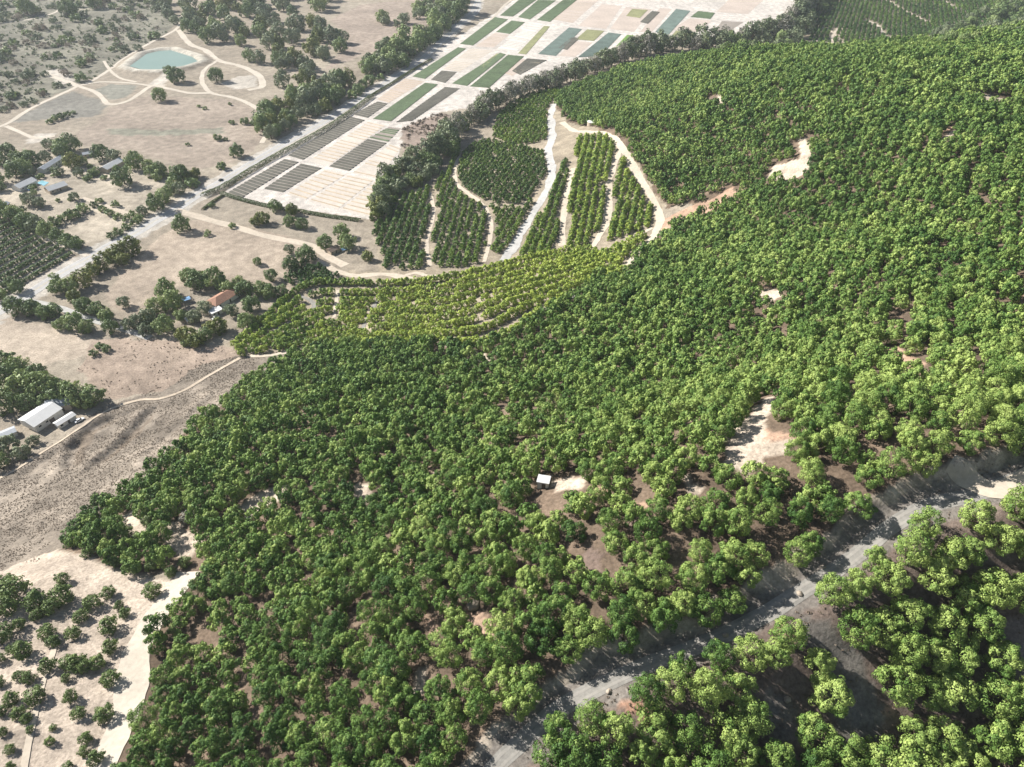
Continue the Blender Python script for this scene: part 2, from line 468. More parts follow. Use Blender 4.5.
G['field_b'] = [(105,300),(120,275),(150,245),(180,222),(215,219),(262,230),(312,245),(320,262),(300,270),(290,290),(240,282),(200,285),(165,290),(140,312),(120,312)]
G['field_c'] = [(-60,315),(0,318),(45,325),(90,335),(105,345),(70,360),(40,365),(0,355),(-60,350)]
G['field_d'] = [(90,340),(140,338),(200,342),(250,350),(300,352),(200,368),(160,392),(110,400),(80,370)]
G['field_a'] = [(100,120),(110,108),(150,95),(230,100),(262,112),(268,130),(255,150),(225,165),(195,170),(165,160),(130,150),(105,148),(60,142)]
G['dark_a'] = [(10,123),(40,105),(72,91),(98,100),(106,106),(95,116),(50,119)]
G['dark_b'] = [(93,90),(112,84),(140,86),(125,97),(110,100)]
G['scrub'] = [(-40,-8),(130,-8),(180,18),(165,36),(125,58),(100,74),(75,87),(30,105),(-40,120)]
G['yard'] = [(0,190),(60,150),(110,155),(170,178),(185,190),(172,207),(145,220),(110,236),(85,250),(50,232),(0,205)]
G['terrace'] = [(225,345),(262,318),(292,285),(330,282),(350,270),(380,272),(376,225),(430,185),(458,150),(490,140),(500,110),(562,85),(570,115),(606,130),(640,160),(664,205),(650,245),(622,275),(545,315),(510,340),(420,345),(330,347),(300,352),(262,350)]
G['reeds'] = [(404,148),(402,128),(416,122),(440,113),(452,116),(450,132),(430,150),(408,165)]
G['far_orchard'] = [(800,48),(812,20),(805,-2),(820,-14),(1100,-14),(1070,10),(1000,28),(940,38),(880,44)]
G['left_orchard'] = [(-90,225),(0,219),(25,228),(48,238),(76,252),(70,262),(48,275),(30,287),(14,296),(-90,345)]
G['bare_slope'] = [(795,618),(840,632),(868,668),(884,700),(888,745),(850,765),(838,735),(826,700),(815,660)]
G['red_slope'] = [(612,690),(640,700),(662,722),(648,728),(625,712)]
G['bare_low'] = [(765,690),(800,700),(798,735),(770,735)]
G['bare_right'] = [(1000,625),(1060,630),(1060,690),(1005,690)]
CLEAR = [  # hillside clearings: outline, soil; dark ones carry the hollows' shade as colour
 ('pale', [(722,452),(735,430),(752,412),(768,397),(775,402),(764,418),(770,432),(798,436),(792,446),(762,462),(745,474),(712,466)]),
 ('pale', [(238,512),(248,500),(270,486),(288,486),(280,500),(262,508),(250,522)]),
 ('pale', [(346,490),(356,478),(364,482),(368,503),(362,508),(352,500)]),
 ('pale', [(424,480),(434,472),(440,478),(432,490)]),
 ('scar', [(362,590),(372,598),(386,604),(390,612),(378,612),(366,604)]),
 ('scar', [(416,618),(430,622),(442,628),(438,634),(420,626)]),
 ('scar', [(452,602),(468,612),(492,616),(494,630),(488,636),(474,628),(460,618)]),
 ('pale', [(412,674),(424,672),(424,690),(416,700)]),
 ('red', [(412,548),(420,552),(424,566),(418,570)]),
 ('pale', [(334,540),(342,548),(345,560),(338,560)]),
 ('pale', [(552,478),(580,482),(582,490),(556,492)]),
 ('red', [(596,484),(612,484),(612,492),(598,492)]),
 ('red', [(634,503),(646,504),(644,511),(636,511)]),
 ('dark', [(630,514),(646,510),(652,516),(636,524)]),
 ('pale', [(680,480),(698,486),(700,496),(684,492)]),
 ('pale', [(768,176),(776,164),(796,160),(800,136),(808,138),(810,150),(808,172),(790,182)]),
 ('pale', [(754,294),(762,288),(778,292),(776,302),(760,303)]),
 ('red', [(886,318),(900,316),(908,328),(898,334)]),
 ('red', [(882,346),(894,344),(908,356),(922,362),(928,376),(918,380),(908,366),(890,358)]),
 ('pale', [(716,94),(720,90),(722,108),(716,112)]),
 ('dark', [(704,98),(714,98),(716,106),(704,107)]),
 ('red', [(658,222),(686,208),(712,200),(732,186),(736,196),(710,212),(680,220),(662,234)]),
 ('red', [(768,432),(796,434),(800,440),(770,442)]),
 ('pale', [(470,352),(490,354),(492,362),(472,362)]),
 ('pale', [(598,364),(608,362),(608,368),(598,370)]),
 ('red', [(938,126),(950,126),(950,132),(938,132)]),
 ('pale', [(975,96),(984,94),(1012,100),(1016,106),(1004,108),(978,100)]),
 ('pale', [(936,142),(950,130),(954,132),(944,142)]),
 ('red', [(875,436),(886,432),(895,438),(888,446)]),
 ('red', [(1010,282),(1030,285),(1030,320),(1016,310)]),
 ('pale', [(168,522),(186,520),(204,545),(190,562),(166,548)]),
 ('pale', [(120,516),(132,510),(150,530),(140,545),(122,540)]),
 ('pale', [(472,736),(484,738),(482,752),(470,750)]),
 ('red', [(316,752),(334,754),(336,775),(316,772)]),
 ('dark', [(580,548),(606,550),(600,578),(582,576)]),
 ('dark', [(296,722),(322,724),(322,744),(300,744)]),
 ('red', [(930,505),(945,508),(940,525),(925,520)]),
 ('red', [(884,704),(900,708),(904,718),(890,716)]),
 ('red', [(785,632),(806,636),(808,650),(790,650)]),
 ('pale', [(960,462),(985,470),(1010,488),(990,494),(968,480)]),
]
GW = {k: poly(v) for k, v in G.items()}
CLEARW = [(c, poly(p)) for c, p in CLEAR]

# tracks: name, width in metres, material, pixels
TRACKS = [
 ('dirt_track', 4.6, 'white_track', [(-20,133),(6,124),(30,109),(55,97),(70,90),(78,86),(90,82),(112,68),(125,58),(150,43),(168,34),(178,27),(183,15),(190,4),(196,-10)]),
 ('dirt_track', 7.2, 'white_track', [(178,30),(190,44),(205,50),(218,60),(240,66),(258,75),(262,86),(248,90)]),
 ('dirt_track', 4.9, 'white_track', [(218,60),(206,68),(202,76),(204,86),(212,93),(235,98),(255,107),(264,116),(268,130),(262,143)]),
 ('dirt_track', 5.2, 'white_track', [(78,86),(95,92),(103,99),(108,104),(122,103),(135,97),(152,86),(170,89),(190,93),(212,93)]),
 ('dirt_track', 3.8, 'white_track', [(78,86),(100,82),(130,83),(152,86)]),
 ('dirt_track', 3.5, 'white_track', [(104,61),(110,70),(120,78),(136,82)]),
 ('dirt_track', 4.3, 'white_track', [(6,126),(22,133),(36,138),(55,136)]),
 ('dirt_track', 6.5, 'white_track', [(45,74),(60,79),(78,86)]),
 ('dirt_track', 4.3, 'white_track', [(-10,24),(20,21),(40,17),(56,12),(62,5),(66,-8)]),
 ('dirt_track', 2.5, 'track', [(56,12),(75,10),(98,9),(118,9)]),
 ('dirt_track', 4.3, 'white_track', [(40,235),(60,243),(75,250),(88,256)]),
 ('dirt_track', 4.2, 'track', [(82,198),(100,204),(118,210),(146,222)]),
 ('dirt_track', 6.0, 'track', [(176,210),(207,219),(235,227),(262,235),(290,241),(312,246),(330,258),(345,266)]),
 ('dirt_track', 4.5, 'concrete', [(20,300),(45,304),(62,309),(82,316),(100,322),(128,331),(150,338)]),
 ('dirt_track', 5.0, 'track', [(318,262),(338,271),(358,276),(385,274),(402,277),(420,280)]),
 ('gravel_lane', 6.8, 'concrete', [(553,104),(551,120),(552,136),(549,152),(552,168),(550,182),(543,197),(533,214),(522,232),(512,248),(503,262)]),
 ('gravel_lane', 5.2, 'track', [(562,122),(572,130),(586,132),(604,133),(616,140),(627,155),(636,172),(646,188),(656,206),(660,222),(650,240),(636,256),(622,270)]),
 ('gravel_lane', 4.4, 'track', [(573,168),(568,185),(565,205),(563,225),(562,246)]),
 ('gravel_lane', 4.4, 'track', [(622,148),(614,165),(609,185),(609,205),(606,222),(598,238),(592,248)]),
 ('gravel_lane', 2.9, 'track', [(462,150),(455,168),(456,182),(466,192),(480,202),(489,215),(491,232),(488,250),(484,262)]),
 ('gravel_lane', 2.6, 'track', [(430,192),(434,212),(430,230),(427,248),(430,266)]),
 ('gravel_lane', 2.6, 'track', [(402,277),(416,273),(428,276),(450,274),(472,272),(503,262)]),
 ('gravel_lane', 2.7, 'gravel', [(256,344),(272,333),(290,322),(308,312),(314,306),(308,299),(298,296)]),
 ('gravel_lane', 2.4, 'gravel', [(362,330),(368,318),(374,306),(380,296)]),
 ('gravel_lane', 2.4, 'track', [(334,318),(336,304),(338,290)]),
 ('gravel_lane', 3.2, 'track', [(592,248),(602,252),(616,246),(636,236),(652,228)]),
 ('gravel_lane', 2.9, 'track', [(250,356),(268,356),(285,353),(300,351),(318,347)]),
 ('gravel_lane', 2.6, 'gravel', [(548,312),(566,302),(590,284),(612,268)]),
 ('farm_track', 8.0, 'white_track', [(190,572),(178,590),(165,604),(152,622),(142,642),(136,665),(131,690),(124,715),(115,742),(107,770),(99,815)]),
 ('farm_track', 4.6, 'track', [(950,463),(966,471),(985,481),(1000,487),(1014,483),(1045,466)]),
 ('farm_track', 1.5, 'track', [(54,648),(44,680),(36,710),(28,745),(20,790)]),
 ('farm_track', 3.0, 'white_track', [(800,45),(815,41),(830,43),(848,44)]),
 ('farm_track', 3.6, 'track', [(838,28),(832,38),(834,48)]),
 ('farm_track', 3.0, 'track', [(806,20),(818,26),(832,32),(842,42)]),
 ('farm_track', 4.0, 'white_track', [(866,20),(878,26),(886,36),(900,40),(918,39),(932,37),(950,34)]),
 ('farm_track', 2.6, 'track', [(888,0),(900,8),(914,15),(928,22)]),
 ('farm_track', 2.6, 'track', [(944,0),(954,7),(962,10)]),
 ('farm_track', 2.6, 'track', [(1005,14),(1016,9),(1030,6)]),
 ('hill_track', 1.9, 'brush_track', [(0,478),(20,468),(50,448),(80,430),(110,410),(140,400),(160,399),(185,390),(210,375),(240,358)]),
 ('farm_track', 2.2, 'track', [(262,128),(280,112),(296,103)]),
 ('farm_track', 3.0, 'concrete', [(478,-10),(480,8),(472,18)]),
 ('farm_track', 4.0, 'white_track', [(520,-6),(505,5),(494,17),(487,22)]),
]
TRACKW = [(n, w, m, pline(p, 2.5)) for n, w, m, p in TRACKS]
MAIN_PIX = [(-60,345),(-20,322),(17,301),(40,287),(66,271),(88,259),(109,246),(133,234.5),(156,220.5),(173,211),(200,193.5),(228,178),(252,163),(288,141.5),(320,124),(352,104),(384,84),(416,64),(445,38),(462,22),(473,12),(478,0),(484,-14)]
MAIN = pline(MAIN_PIX, 4.0)

# ------------------------------------------------------------------ ground sheet
def axis(lo, a, b, hi, d, g=1.07, cap=60):
    x = list(np.arange(a, b + d, d)); s = d
    while x[-1] < hi: s = min(s * g, cap); x.append(x[-1] + s)
    s = d; l = [a]
    while l[-1] > lo: s = min(s * g, cap); l.append(l[-1] - s)
    return np.array(l[:0:-1] + x)
def axis2(segs):
    x = [segs[0][0]]
    for a, b, d in segs:
        n = max(1, int(round((b - x[-1]) / d))); x += list(np.linspace(x[-1], b, n + 1)[1:])
    return np.array(x)
GX = axis2([(-5000,-1500,140),(-1500,-800,20),(-800,-260,3.2),(-260,330,1.3),(330,800,4),(800,1500,20),(1500,5000,140)])
GY = axis2([(-1500,-60,60),(-60,20,8),(20,620,1.3),(620,1300,3.2),(1300,1800,16),(1800,6000,140)])
XX, YY = np.meshgrid(GX, GY, indexing='ij')
GP = np.c_[XX.ravel(), YY.ravel()]
GZ = zf(GP[:, 0], GP[:, 1])
def vnoise(P, sc, seed):
    r = np.random.default_rng(seed); t = r.random((64, 64))
    q = P / sc; i = np.floor(q).astype(int); f = q - i; f = f * f * (3 - 2 * f)
    a = t[i[:, 0] % 64, i[:, 1] % 64]; b = t[(i[:, 0] + 1) % 64, i[:, 1] % 64]
    c = t[i[:, 0] % 64, (i[:, 1] + 1) % 64]; d = t[(i[:, 0] + 1) % 64, (i[:, 1] + 1) % 64]
    return (a * (1 - f[:, 0]) + b * f[:, 0]) * (1 - f[:, 1]) + (c * (1 - f[:, 0]) + d * f[:, 0]) * f[:, 1] - 0.5
WP = GP + np.c_[vnoise(GP, 9, 1) + 0.5 * vnoise(GP, 3.5, 2), vnoise(GP, 9, 3) + 0.5 * vnoise(GP, 3.5, 4)] * 4.0
COLR = np.empty((len(GP), 3)); COLR[:] = (0.40, 0.335, 0.25)
n1 = vnoise(GP, 60, 5) + 0.6 * vnoise(GP, 23, 6)
COLR += (n1 * 0.10)[:, None] * np.array([1, .9, .7])
def paint(k, c, amt=1.0, var=0.0, vs=14):
    W = GW[k] if isinstance(k, str) else k
    m = inside(WP, W)
    if not m.any(): return
    a = amt
    cc = np.array(c, float)[None]
    if var:
        nn = vnoise(GP[m], vs, 9) + 0.5 * vnoise(GP[m], vs * .37, 10)
        cc = cc * (1 + var * nn[:, None])
    COLR[m] = COLR[m] * (1 - a) + cc * a
paint('scrub', (0.25,0.23,0.17), 1, 0.5, 20)
paint('field_a', (0.40,0.325,0.25), 1, 0.25, 30)
paint('dark_a', (0.27,0.25,0.205)); paint('dark_b', (0.30,0.285,0.225))
paint('pasture_far', (0.42,0.335,0.26), 1, 0.2, 25)
paint('yard', (0.50,0.425,0.32), 1, 0.35, 12)
paint('field_b', (0.49,0.395,0.295), 1, 0.18, 30)
paint('field_c', (0.52,0.425,0.32), 1, 0.2, 20)
paint('field_d', (0.44,0.34,0.255), 1, 0.25, 16)
paint('crops', (0.72,0.645,0.55), 1, 0.06, 20)
paint('left_orchard', (0.44,0.37,0.28))
paint('far_orchard', (0.38,0.32,0.22))
paint('brush', (0.295,0.245,0.188), 1, 0.6, 14)
paint('reeds', (0.36,0.28,0.22), 1, 0.4, 6)
paint('young', (0.58,0.475,0.365), 1, 0.22, 9)
paint('terrace', (0.40,0.33,0.235), 1, 0.3, 9)
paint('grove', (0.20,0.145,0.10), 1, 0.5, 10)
# the unplanted hill beyond the frame
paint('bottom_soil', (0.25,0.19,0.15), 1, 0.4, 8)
paint('bare_slope', (0.27,0.24,0.20), 1, 0.4, 4); paint('bare_low', (0.27,0.23,0.19), 1, 0.3, 4)
paint('red_slope', (0.46,0.27,0.18)); paint('bare_right', (0.33,0.27,0.24))
SOIL = {'pale': (0.60,0.49,0.37), 'red': (0.52,0.345,0.235), 'scar': (0.55,0.375,0.26), 'dark': (0.22,0.16,0.125)}  # dark: shade of the hollows put into the ground colour
for c, W in CLEARW: paint(W, SOIL[c], 1, 0.25, 4)
for pg in ([(42,71),(62,69),(77,81),(62,85)], [(25,144),(35,133),(57,134),(40,143)], [(222,84),(240,76),(258,75),(256,87),(235,89)], [(150,84),(165,72),(172,74),(160,88)]):
    paint(poly(pg), (0.62,0.55,0.45), 1, .15, 5)
paint(poly([(107,129),(160,130),(222,128),(224,133),(160,136),(110,135)]), (0.30,0.29,0.215), .9, .3, 4)
# road banks and verges
d, s, k = line_dist(WP, HILL_ROAD, 20)
m = (s > 0) & (d < 6.5); COLR[m] = np.array((0.50,0.42,0.32)) * (1 + 0.5 * vnoise(GP[m], 3, 21)[:, None])
m = (d < 4.2); COLR[m] = (0.27,0.235,0.195)
d, s, k = line_dist(WP, MAIN, 20)
m = d < 10.5; COLR[m] = (0.58,0.52,0.43)
# two gullies in the brush slope, coloured darker brown than the slope
for pg in ([(68,462),(72,446),(84,434),(104,422),(112,420),(100,432),(86,446),(76,466)], [(100,458),(118,446),(136,428),(148,414),(150,420),(138,436),(118,454),(104,462)]):
    paint(poly(pg), (0.21,0.165,0.12), .85, 0.3, 4)
d, s, k = line_dist(GP, np.r_[POND, POND[:1]], 40)
m = (d < 12); COLR[m] = (0.60,0.54,0.43)
m = inside(GP, POND); COLR[m] = (0.36,0.36,0.27)
nx, ny = len(GX), len(GY)
idx = np.arange(nx * ny).reshape(nx, ny)
FF = np.stack([idx[:-1, :-1], idx[1:, :-1], idx[1:, 1:], idx[:-1, 1:]], -1).reshape(-1, 4)
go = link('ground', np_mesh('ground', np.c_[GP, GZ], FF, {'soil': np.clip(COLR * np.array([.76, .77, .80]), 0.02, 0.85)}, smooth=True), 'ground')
tag(go, kind='structure')

# roads, lanes, water
tag(strip('main_road', MAIN, 9.5, 'asphalt', 0.08, 0.02, label=None), kind='structure')
def dash(name, L, off, width, mat, dash_len=None, gap=None):
    T = np.gradient(L, axis=0); T /= np.linalg.norm(T, axis=1, keepdims=True); Nn = np.c_[-T[:, 1], T[:, 0]]
    P = L + Nn * off
    V, F = [], []
    seg = np.linalg.norm(np.diff(P, axis=0), axis=1); cum = 0
    for i in range(len(P) - 1):
        on = dash_len is None or (cum % (dash_len + gap)) < dash_len
        cum += seg[i]
        if not on: continue
        q = [P[i] - Nn[i] * width / 2, P[i] + Nn[i] * width / 2, P[i + 1] + Nn[i + 1] * width / 2, P[i + 1] - Nn[i + 1] * width / 2]
        n = len(V); V += [(a[0], a[1], float(zf(a[0:1], a[1:2])[0]) + 0.10) for a in q]; F.append((n + 3, n + 2, n + 1, n))
    o = link(name, np_mesh(name, np.array(V), np.array(F)), mat); tag(o, kind='structure'); return o
dash('road_markings', MAIN, 0.12, 0.16, 'paint_yellow'); dash('road_markings', MAIN, 4.1, 0.15, 'paint_white'); dash('road_markings', MAIN, -4.1, 0.15, 'paint_white')
strip('hill_road', HILL_ROAD, 3.8, 'gravel', 0.05, 0.05, 6)
_t = np.gradient(HILL_ROAD, axis=0); _t /= np.linalg.norm(_t, axis=1, keepdims=True); _nn = np.c_[-_t[:, 1], _t[:, 0]]
for sgn in (-1, 1): strip('wheel_rut', HILL_ROAD + _nn * .85 * sgn, .62, 'rut', 0.075, 0.12, 2, rough_seed=3 + sgn)
for i, (nme, w, mt, L) in enumerate(TRACKW):
    z = zf(L[:, 0], L[:, 1]); up = z.max() > 2
    strip(nme, L, w, mt, 0.06 + 0.004 * i, 0.22 if up else 0.12, 6, rough_seed=i)
def surface(name, W, z, mat):
    me = bpy.data.meshes.new(name)
    a = sum(W[i][0] * W[(i + 1) % len(W)][1] - W[(i + 1) % len(W)][0] * W[i][1] for i in range(len(W)))
    f = list(range(len(W)));  f = f[::-1] if a < 0 else f
    me.from_pydata([(x, y, z) for x, y in W], [], [f]); me.update()
    return tag(link(name, me, mat), kind='structure')
pz = float(zbase(POND_C[:1], POND_C[1:])[0])
surface('pond_water', POND_C + (POND - POND_C) * 1.0, pz + 0.9, 'water')

# ------------------------------------------------------------------ crop plots
def quad_sheet(name, c, mat, lift, nu=14, nv=5):
    a, b, cc, d = [np.array(q) for q in c]
    u, v = np.meshgrid(np.linspace(0, 1, nu + 1), np.linspace(0, 1, nv + 1), indexing='ij'); u = u.ravel()[:, None]; v = v.ravel()[:, None]
    P = (a * (1 - u) + b * u) * (1 - v) + (d * (1 - u) + cc * u) * v
    V = np.c_[P, zf(P[:, 0], P[:, 1]) + lift]
    ix = np.arange((nu + 1) * (nv + 1)).reshape(nu + 1, nv + 1)
    F = np.stack([ix[:-1, :-1], ix[1:, :-1], ix[1:, 1:], ix[:-1, 1:]], -1).reshape(-1, 4)
    n = np.cross(np.r_[b - a, 0], np.r_[d - a, 0])[2]
    if n < 0: F = F[:, ::-1]
    return link(name, np_mesh(name, V, F), mat)
def crop_rows(name, c, mat, spacing, width, h, skip=0.0, seed=0):
    """raised planting beds running across the plot"""
    r = np.random.default_rng(seed)
    a, b, cc, d = [np.array(q) for q in c]
    L = (np.linalg.norm(b - a) + np.linalg.norm(cc - d)) / 2
    n = max(2, int(L / spacing)); Vs, Fs = [], []; base = 0
    for i in range(n):
        if r.random() < skip: continue
        t0 = (i + 0.5 - 0.5 * width / spacing) / n; t1 = (i + 0.5 + 0.5 * width / spacing) / n
        m = 10; v = np.linspace(0.01, 0.99, m)[:, None]
        e0 = (a * (1 - t0) + b * t0) * (1 - v) + (d * (1 - t0) + cc * t0) * v
        e1 = (a * (1 - t1) + b * t1) * (1 - v) + (d * (1 - t1) + cc * t1) * v
        z = zf(e0[:, 0], e0[:, 1]); hh = h * (0.75 + 0.5 * r.random(m))
        mid0, mid1 = e0 * .8 + e1 * .2, e0 * .2 + e1 * .8
        ring = np.stack([np.c_[e0, z + 0.02], np.c_[mid0, z + hh], np.c_[mid1, z + hh], np.c_[e1, z + 0.02]], 1)
        ix = base + np.arange(m * 4).reshape(m, 4)
        F = np.stack([ix[:-1, :-1], ix[:-1, 1:], ix[1:, 1:], ix[1:, :-1]], -1).reshape(-1, 4)
        Vs.append(ring.reshape(-1, 3)); Fs.append(F); base += m * 4
    V, F = np.concatenate(Vs), np.concatenate(Fs)
    o = link(name, np_mesh(name, V, F), mat)
    return tag(o, kind='stuff')
PLOTS = [  # soil sheet, crop, four corners a-b along the lane, c-d back
 ('sand','dark',[(228,192.5),(285,159),(299,162),(242,198)]), ('sand','dark',[(264,189),(301.5,163.5),(322,168),(283,192.5)]),
 ('sand','dark',[(288,155.5),(350,116.5),(365,120),(303,160)]), ('sand','pale',[(308,161.5),(369,121.5),(386,125.5),(328,166)]),
 ('sand','dark',[(329,166.5),(368,139),(387,143),(349,171)]), ('sand','green_thin',[(369,138),(389,127),(401,128.5),(388,142)]),
 ('sand','pale',[(287,194),(326,169.5),(346,174.5),(305,200)]), ('sand','pale',[(309,201),(349,174.8),(374,180),(338,209)]), ('sand','pale',[(341,209.5),(376,181),(392,184),(371,217)]), ('sand','pale',[(352,173),(391,144),(401,148),(378,178.5)]),
 ('sand','dark',[(353,114.5),(378,101.5),(388,103.5),(367.5,118)]), ('sandpink','pale',[(377,99.5),(405,78.5),(424,81.5),(389,103)]),
 ('sand','green',[(373,119),(425,83),(438,84.5),(391,121.5)]), ('sand','dark',[(396,122.5),(445,87),(460,88.5),(412,121)]),
 ('sand','green',[(412.5,76.5),(458,47.5),(466,48.7),(425,79)]), ('sand','dark',[(431,79.7),(442,70.5),(457,72),(445,83)]),
 ('sand','pale_thin',[(443,69.5),(470,48.5),(493,50.5),(460,72)]), ('sand','green',[(452,83.5),(500,53),(506,54.5),(467,86)]),
 ('sand','green',[(470,86.5),(508,55),(524,56.5),(489,88)]), ('sand','green',[(460,44),(495,17.2),(508,19.5),(473,45.5)]),
 ('sandpink','pale_thin',[(475,46.5),(495,32.6),(509.5,34.6),(494,47.5)]), ('sand','olivegreen',[(518,53.5),(544,26),(550,26.5),(526,54.5)]), ('soilwhite','pale_thin',[(497,49),(533,22.5),(543,24),(516,52)]),
 ('sand','blue',[(538,54),(569,27.5),(582,29.3),(556,56)]), ('sand','green',[(500,15.6),(520,-1),(537,-0.5),(513,16.6)]),
 ('sand','green',[(518,17.2),(538,0),(556,0.5),(530,19.5)]), ('sand','green',[(537,20),(563,0),(577,0),(550,22)]),
 ('sand','olivegreen',[(575.5,39.5),(587,29.5),(604.5,31),(594,41)]), ('sandpink',None,[(558,56),(574.5,41),(593,42.5),(575,57)]),
 ('sand','blue',[(577.5,57.5),(608.5,32.5),(621.5,34.2),(600,56.5)]), ('sand','lime',[(607.5,55),(627,35),(643.5,36.5),(620,56)]),
 ('sand','blue',[(655,32),(676,9),(690.5,11),(668.5,35)]), ('sand','green',[(690.5,17),(698,11.2),(715,13),(710.5,19)]),
 ('sand','olive',[(670,37.5),(676,30.5),(697,33),(691,39)]), ('sandpink',None,[(671,29.5),(689.5,18.5),(712,20.5),(699,32)]),
 ('sandpink',None,[(578,26),(602,4),(622,6),(606,29)]), ('sandpink',None,[(610,29),(626,7),(652,9),(634,32)]),
 ('sandpink',None,[(640,32),(660,8),(672,9),(652,32)]), ('soilgrey',None,[(712,34),(722,21),(744,22),(722,36)]), ('sandpink','pale_thin',[(552,19.5),(580,-3),(602,-3),(573,23)]),
 ('sandpink','pale_thin',[(500,72),(522,59),(545,61),(512,76)]), ('sand','green',[(496,32),(511.5,20.8),(525,22.3),(510,34)]), ('soilgrey','dark',[(512,71),(527,58.5),(547,60),(520,75)]), ('sand','dark',[(558,48),(572,37),(580,38),(567,50)]),
 ('soilgrey','olivegreen',[(480,66),(497,53.5),(499,54),(484,68)]), ('sand','dark',[(640,22),(652,11),(660,12),(648,24)]), ('sand','olivegreen',[(626,16),(632,9),(648,10),(640,18)]),
 ('sandpink',None,[(716,12),(735,-6),(770,-6),(748,14)]),
]
KIND = {'dark': ('crop_dark',4.6,3.9,.45,.0),'pale': ('crop_pale',6.0,1.6,.3,.1),'pale_thin': ('crop_pale',6.5,1.0,.2,.3),'green': ('crop_green',2.2,1.9,.5,.0),
        'green_thin': ('crop_green',4.0,2.4,.5,.25),'blue': ('crop_blue',2.6,2.1,.4,.0),'lime': ('crop_lime',2.2,2.0,.4,0),'olive': ('crop_olive',2.4,1.9,.3,0),'olivegreen': ('crop_olive',2.4,1.9,.4,0)}
CROPS = []
for i, (soil, crop, px) in enumerate(PLOTS):
    W = poly(px)
    tag(quad_sheet('crop_field', W, soil if crop in (None,'pale','pale_thin') else 'soilgrey', 0.07), kind='structure')
    if crop:
        mt, sp, w, h, sk = KIND[crop]
        _o = crop_rows('crop_rows', W, mt, sp, w, h, sk, i); _o['category'] = 'crop'; CROPS.append((_o, W.mean(0), crop))
#__PART3__
# ------------------------------------------------------------------ foliage
def unit(v): return v / np.maximum(np.linalg.norm(v, axis=-1, keepdims=True), 1e-9)
def proto(seed, nq, q, h=1.7, base=0.25, lobes=9, spread=0.55, lr=(.36, .55), sub=7, sr=(.15, .25), jit=0.5, top=0.0, tvar=0.35, shell=0.35, nsub_skip=0.12):
    """leaf cards of one crown of radius about 1 m and height h m: limb lobes > leaf clumps > leaf-sized faces"""
    r = np.random.default_rng(seed)
    zc = base + (h - base) * 0.48; hz = (h - base) * 0.5
    C, R, TI = [], [], []
    for i in range(lobes):
        # golden-spiral directions over the crown, the underside left open
        cz_ = 1 - 1.72 * (i + .5) / lobes + r.normal(0, .08); cz_ = min(1, max(-.8, cz_)); sz_ = math.sqrt(max(0, 1 - cz_ * cz_))
        az = i * 2.39996 + r.normal(0, .3)
        dist = spread * r.uniform(.78, 1.18)
        c = np.array([math.cos(az) * sz_ * dist, math.sin(az) * sz_ * dist, zc + cz_ * hz * r.uniform(.55, .8) + top * r.random()])
        lrad = r.uniform(*lr); lt = r.normal(0, tvar * .5)
        out = unit(c - np.array([0, 0, zc]) + 1e-3)
        for j in range(sub):
            if r.random() < nsub_skip: continue
            d = unit(unit(r.normal(0, 1, 3)) + out * .8)
            C.append(c + d * lrad * r.uniform(.7, 1.05)); R.append(r.uniform(*sr)); TI.append(lt + r.normal(0, tvar * .5))
        C.append(c); R.append(lrad * .9); TI.append(lt)
    C, R, TI = np.array(C), np.array(R), np.array(TI)
    pr = R ** 2; pr /= pr.sum()
    ci = r.choice(len(C), nq, p=pr)
    d = unit(r.normal(0, 1, (nq, 3)))
    out = unit(C[ci] - np.array([0, 0, zc * .8]))
    d = unit(d + out * 0.55)
    pos = C[ci] + d * (R[ci] * (1 - shell * r.random(nq) ** 2))[:, None]
    pos[:, 2] = np.maximum(pos[:, 2], base * .4)
    nrm = unit(d + r.normal(0, jit, (nq, 3)))
    a = unit(np.cross(nrm, unit(r.normal(0, 1, (nq, 3))))); b = np.cross(nrm, a)
    s = q * r.uniform(.65, 1.3, nq)[:, None]; s2 = s * r.uniform(.55, .95, nq)[:, None]
    V = np.stack([pos - a * s * .5, pos - b * s2 * .5 + nrm * s * .08, pos + a * s * .5, pos + b * s2 * .5 + nrm * s * .08], 1)
    t = np.repeat(TI[ci] + r.normal(0, .06, nq), 4)
    return V.reshape(-1, 3), t

def leaf_mesh(name, V, t, base=0.5):
    return np_mesh(name, V, np.arange(len(V)).reshape(-1, 4), {'tint': t + base})

def merged(name, mat, pr, pos, scale, rot, tint, which, zs=None):
    """many small crowns as one mass"""
    Vs, Ts = [], []
    zs = np.ones(len(pos)) if zs is None else zs
    for k in range(len(pr)):
        m = np.where(which == k)[0]
        if not len(m): continue
        V, t = pr[k]
        c, s = np.cos(rot[m])[:, None], np.sin(rot[m])[:, None]
        x = (V[None, :, 0] * c - V[None, :, 1] * s) * scale[m][:, None] + pos[m, 0:1]
        y = (V[None, :, 0] * s + V[None, :, 1] * c) * scale[m][:, None] + pos[m, 1:2]
        z = V[None, :, 2] * (scale * zs)[m][:, None] + pos[m, 2:3]
        Vs.append(np.stack([x, y, z], -1).reshape(-1, 3).astype(np.float32)); Ts.append((t[None] + tint[m][:, None]).ravel().astype(np.float32))
    V = np.concatenate(Vs); t = np.concatenate(Ts)
    o = link(name, np_mesh(name, V, np.arange(len(V), dtype=np.int32).reshape(-1, 4), {'tint': t}), mat)
    return tag(o, kind='stuff')

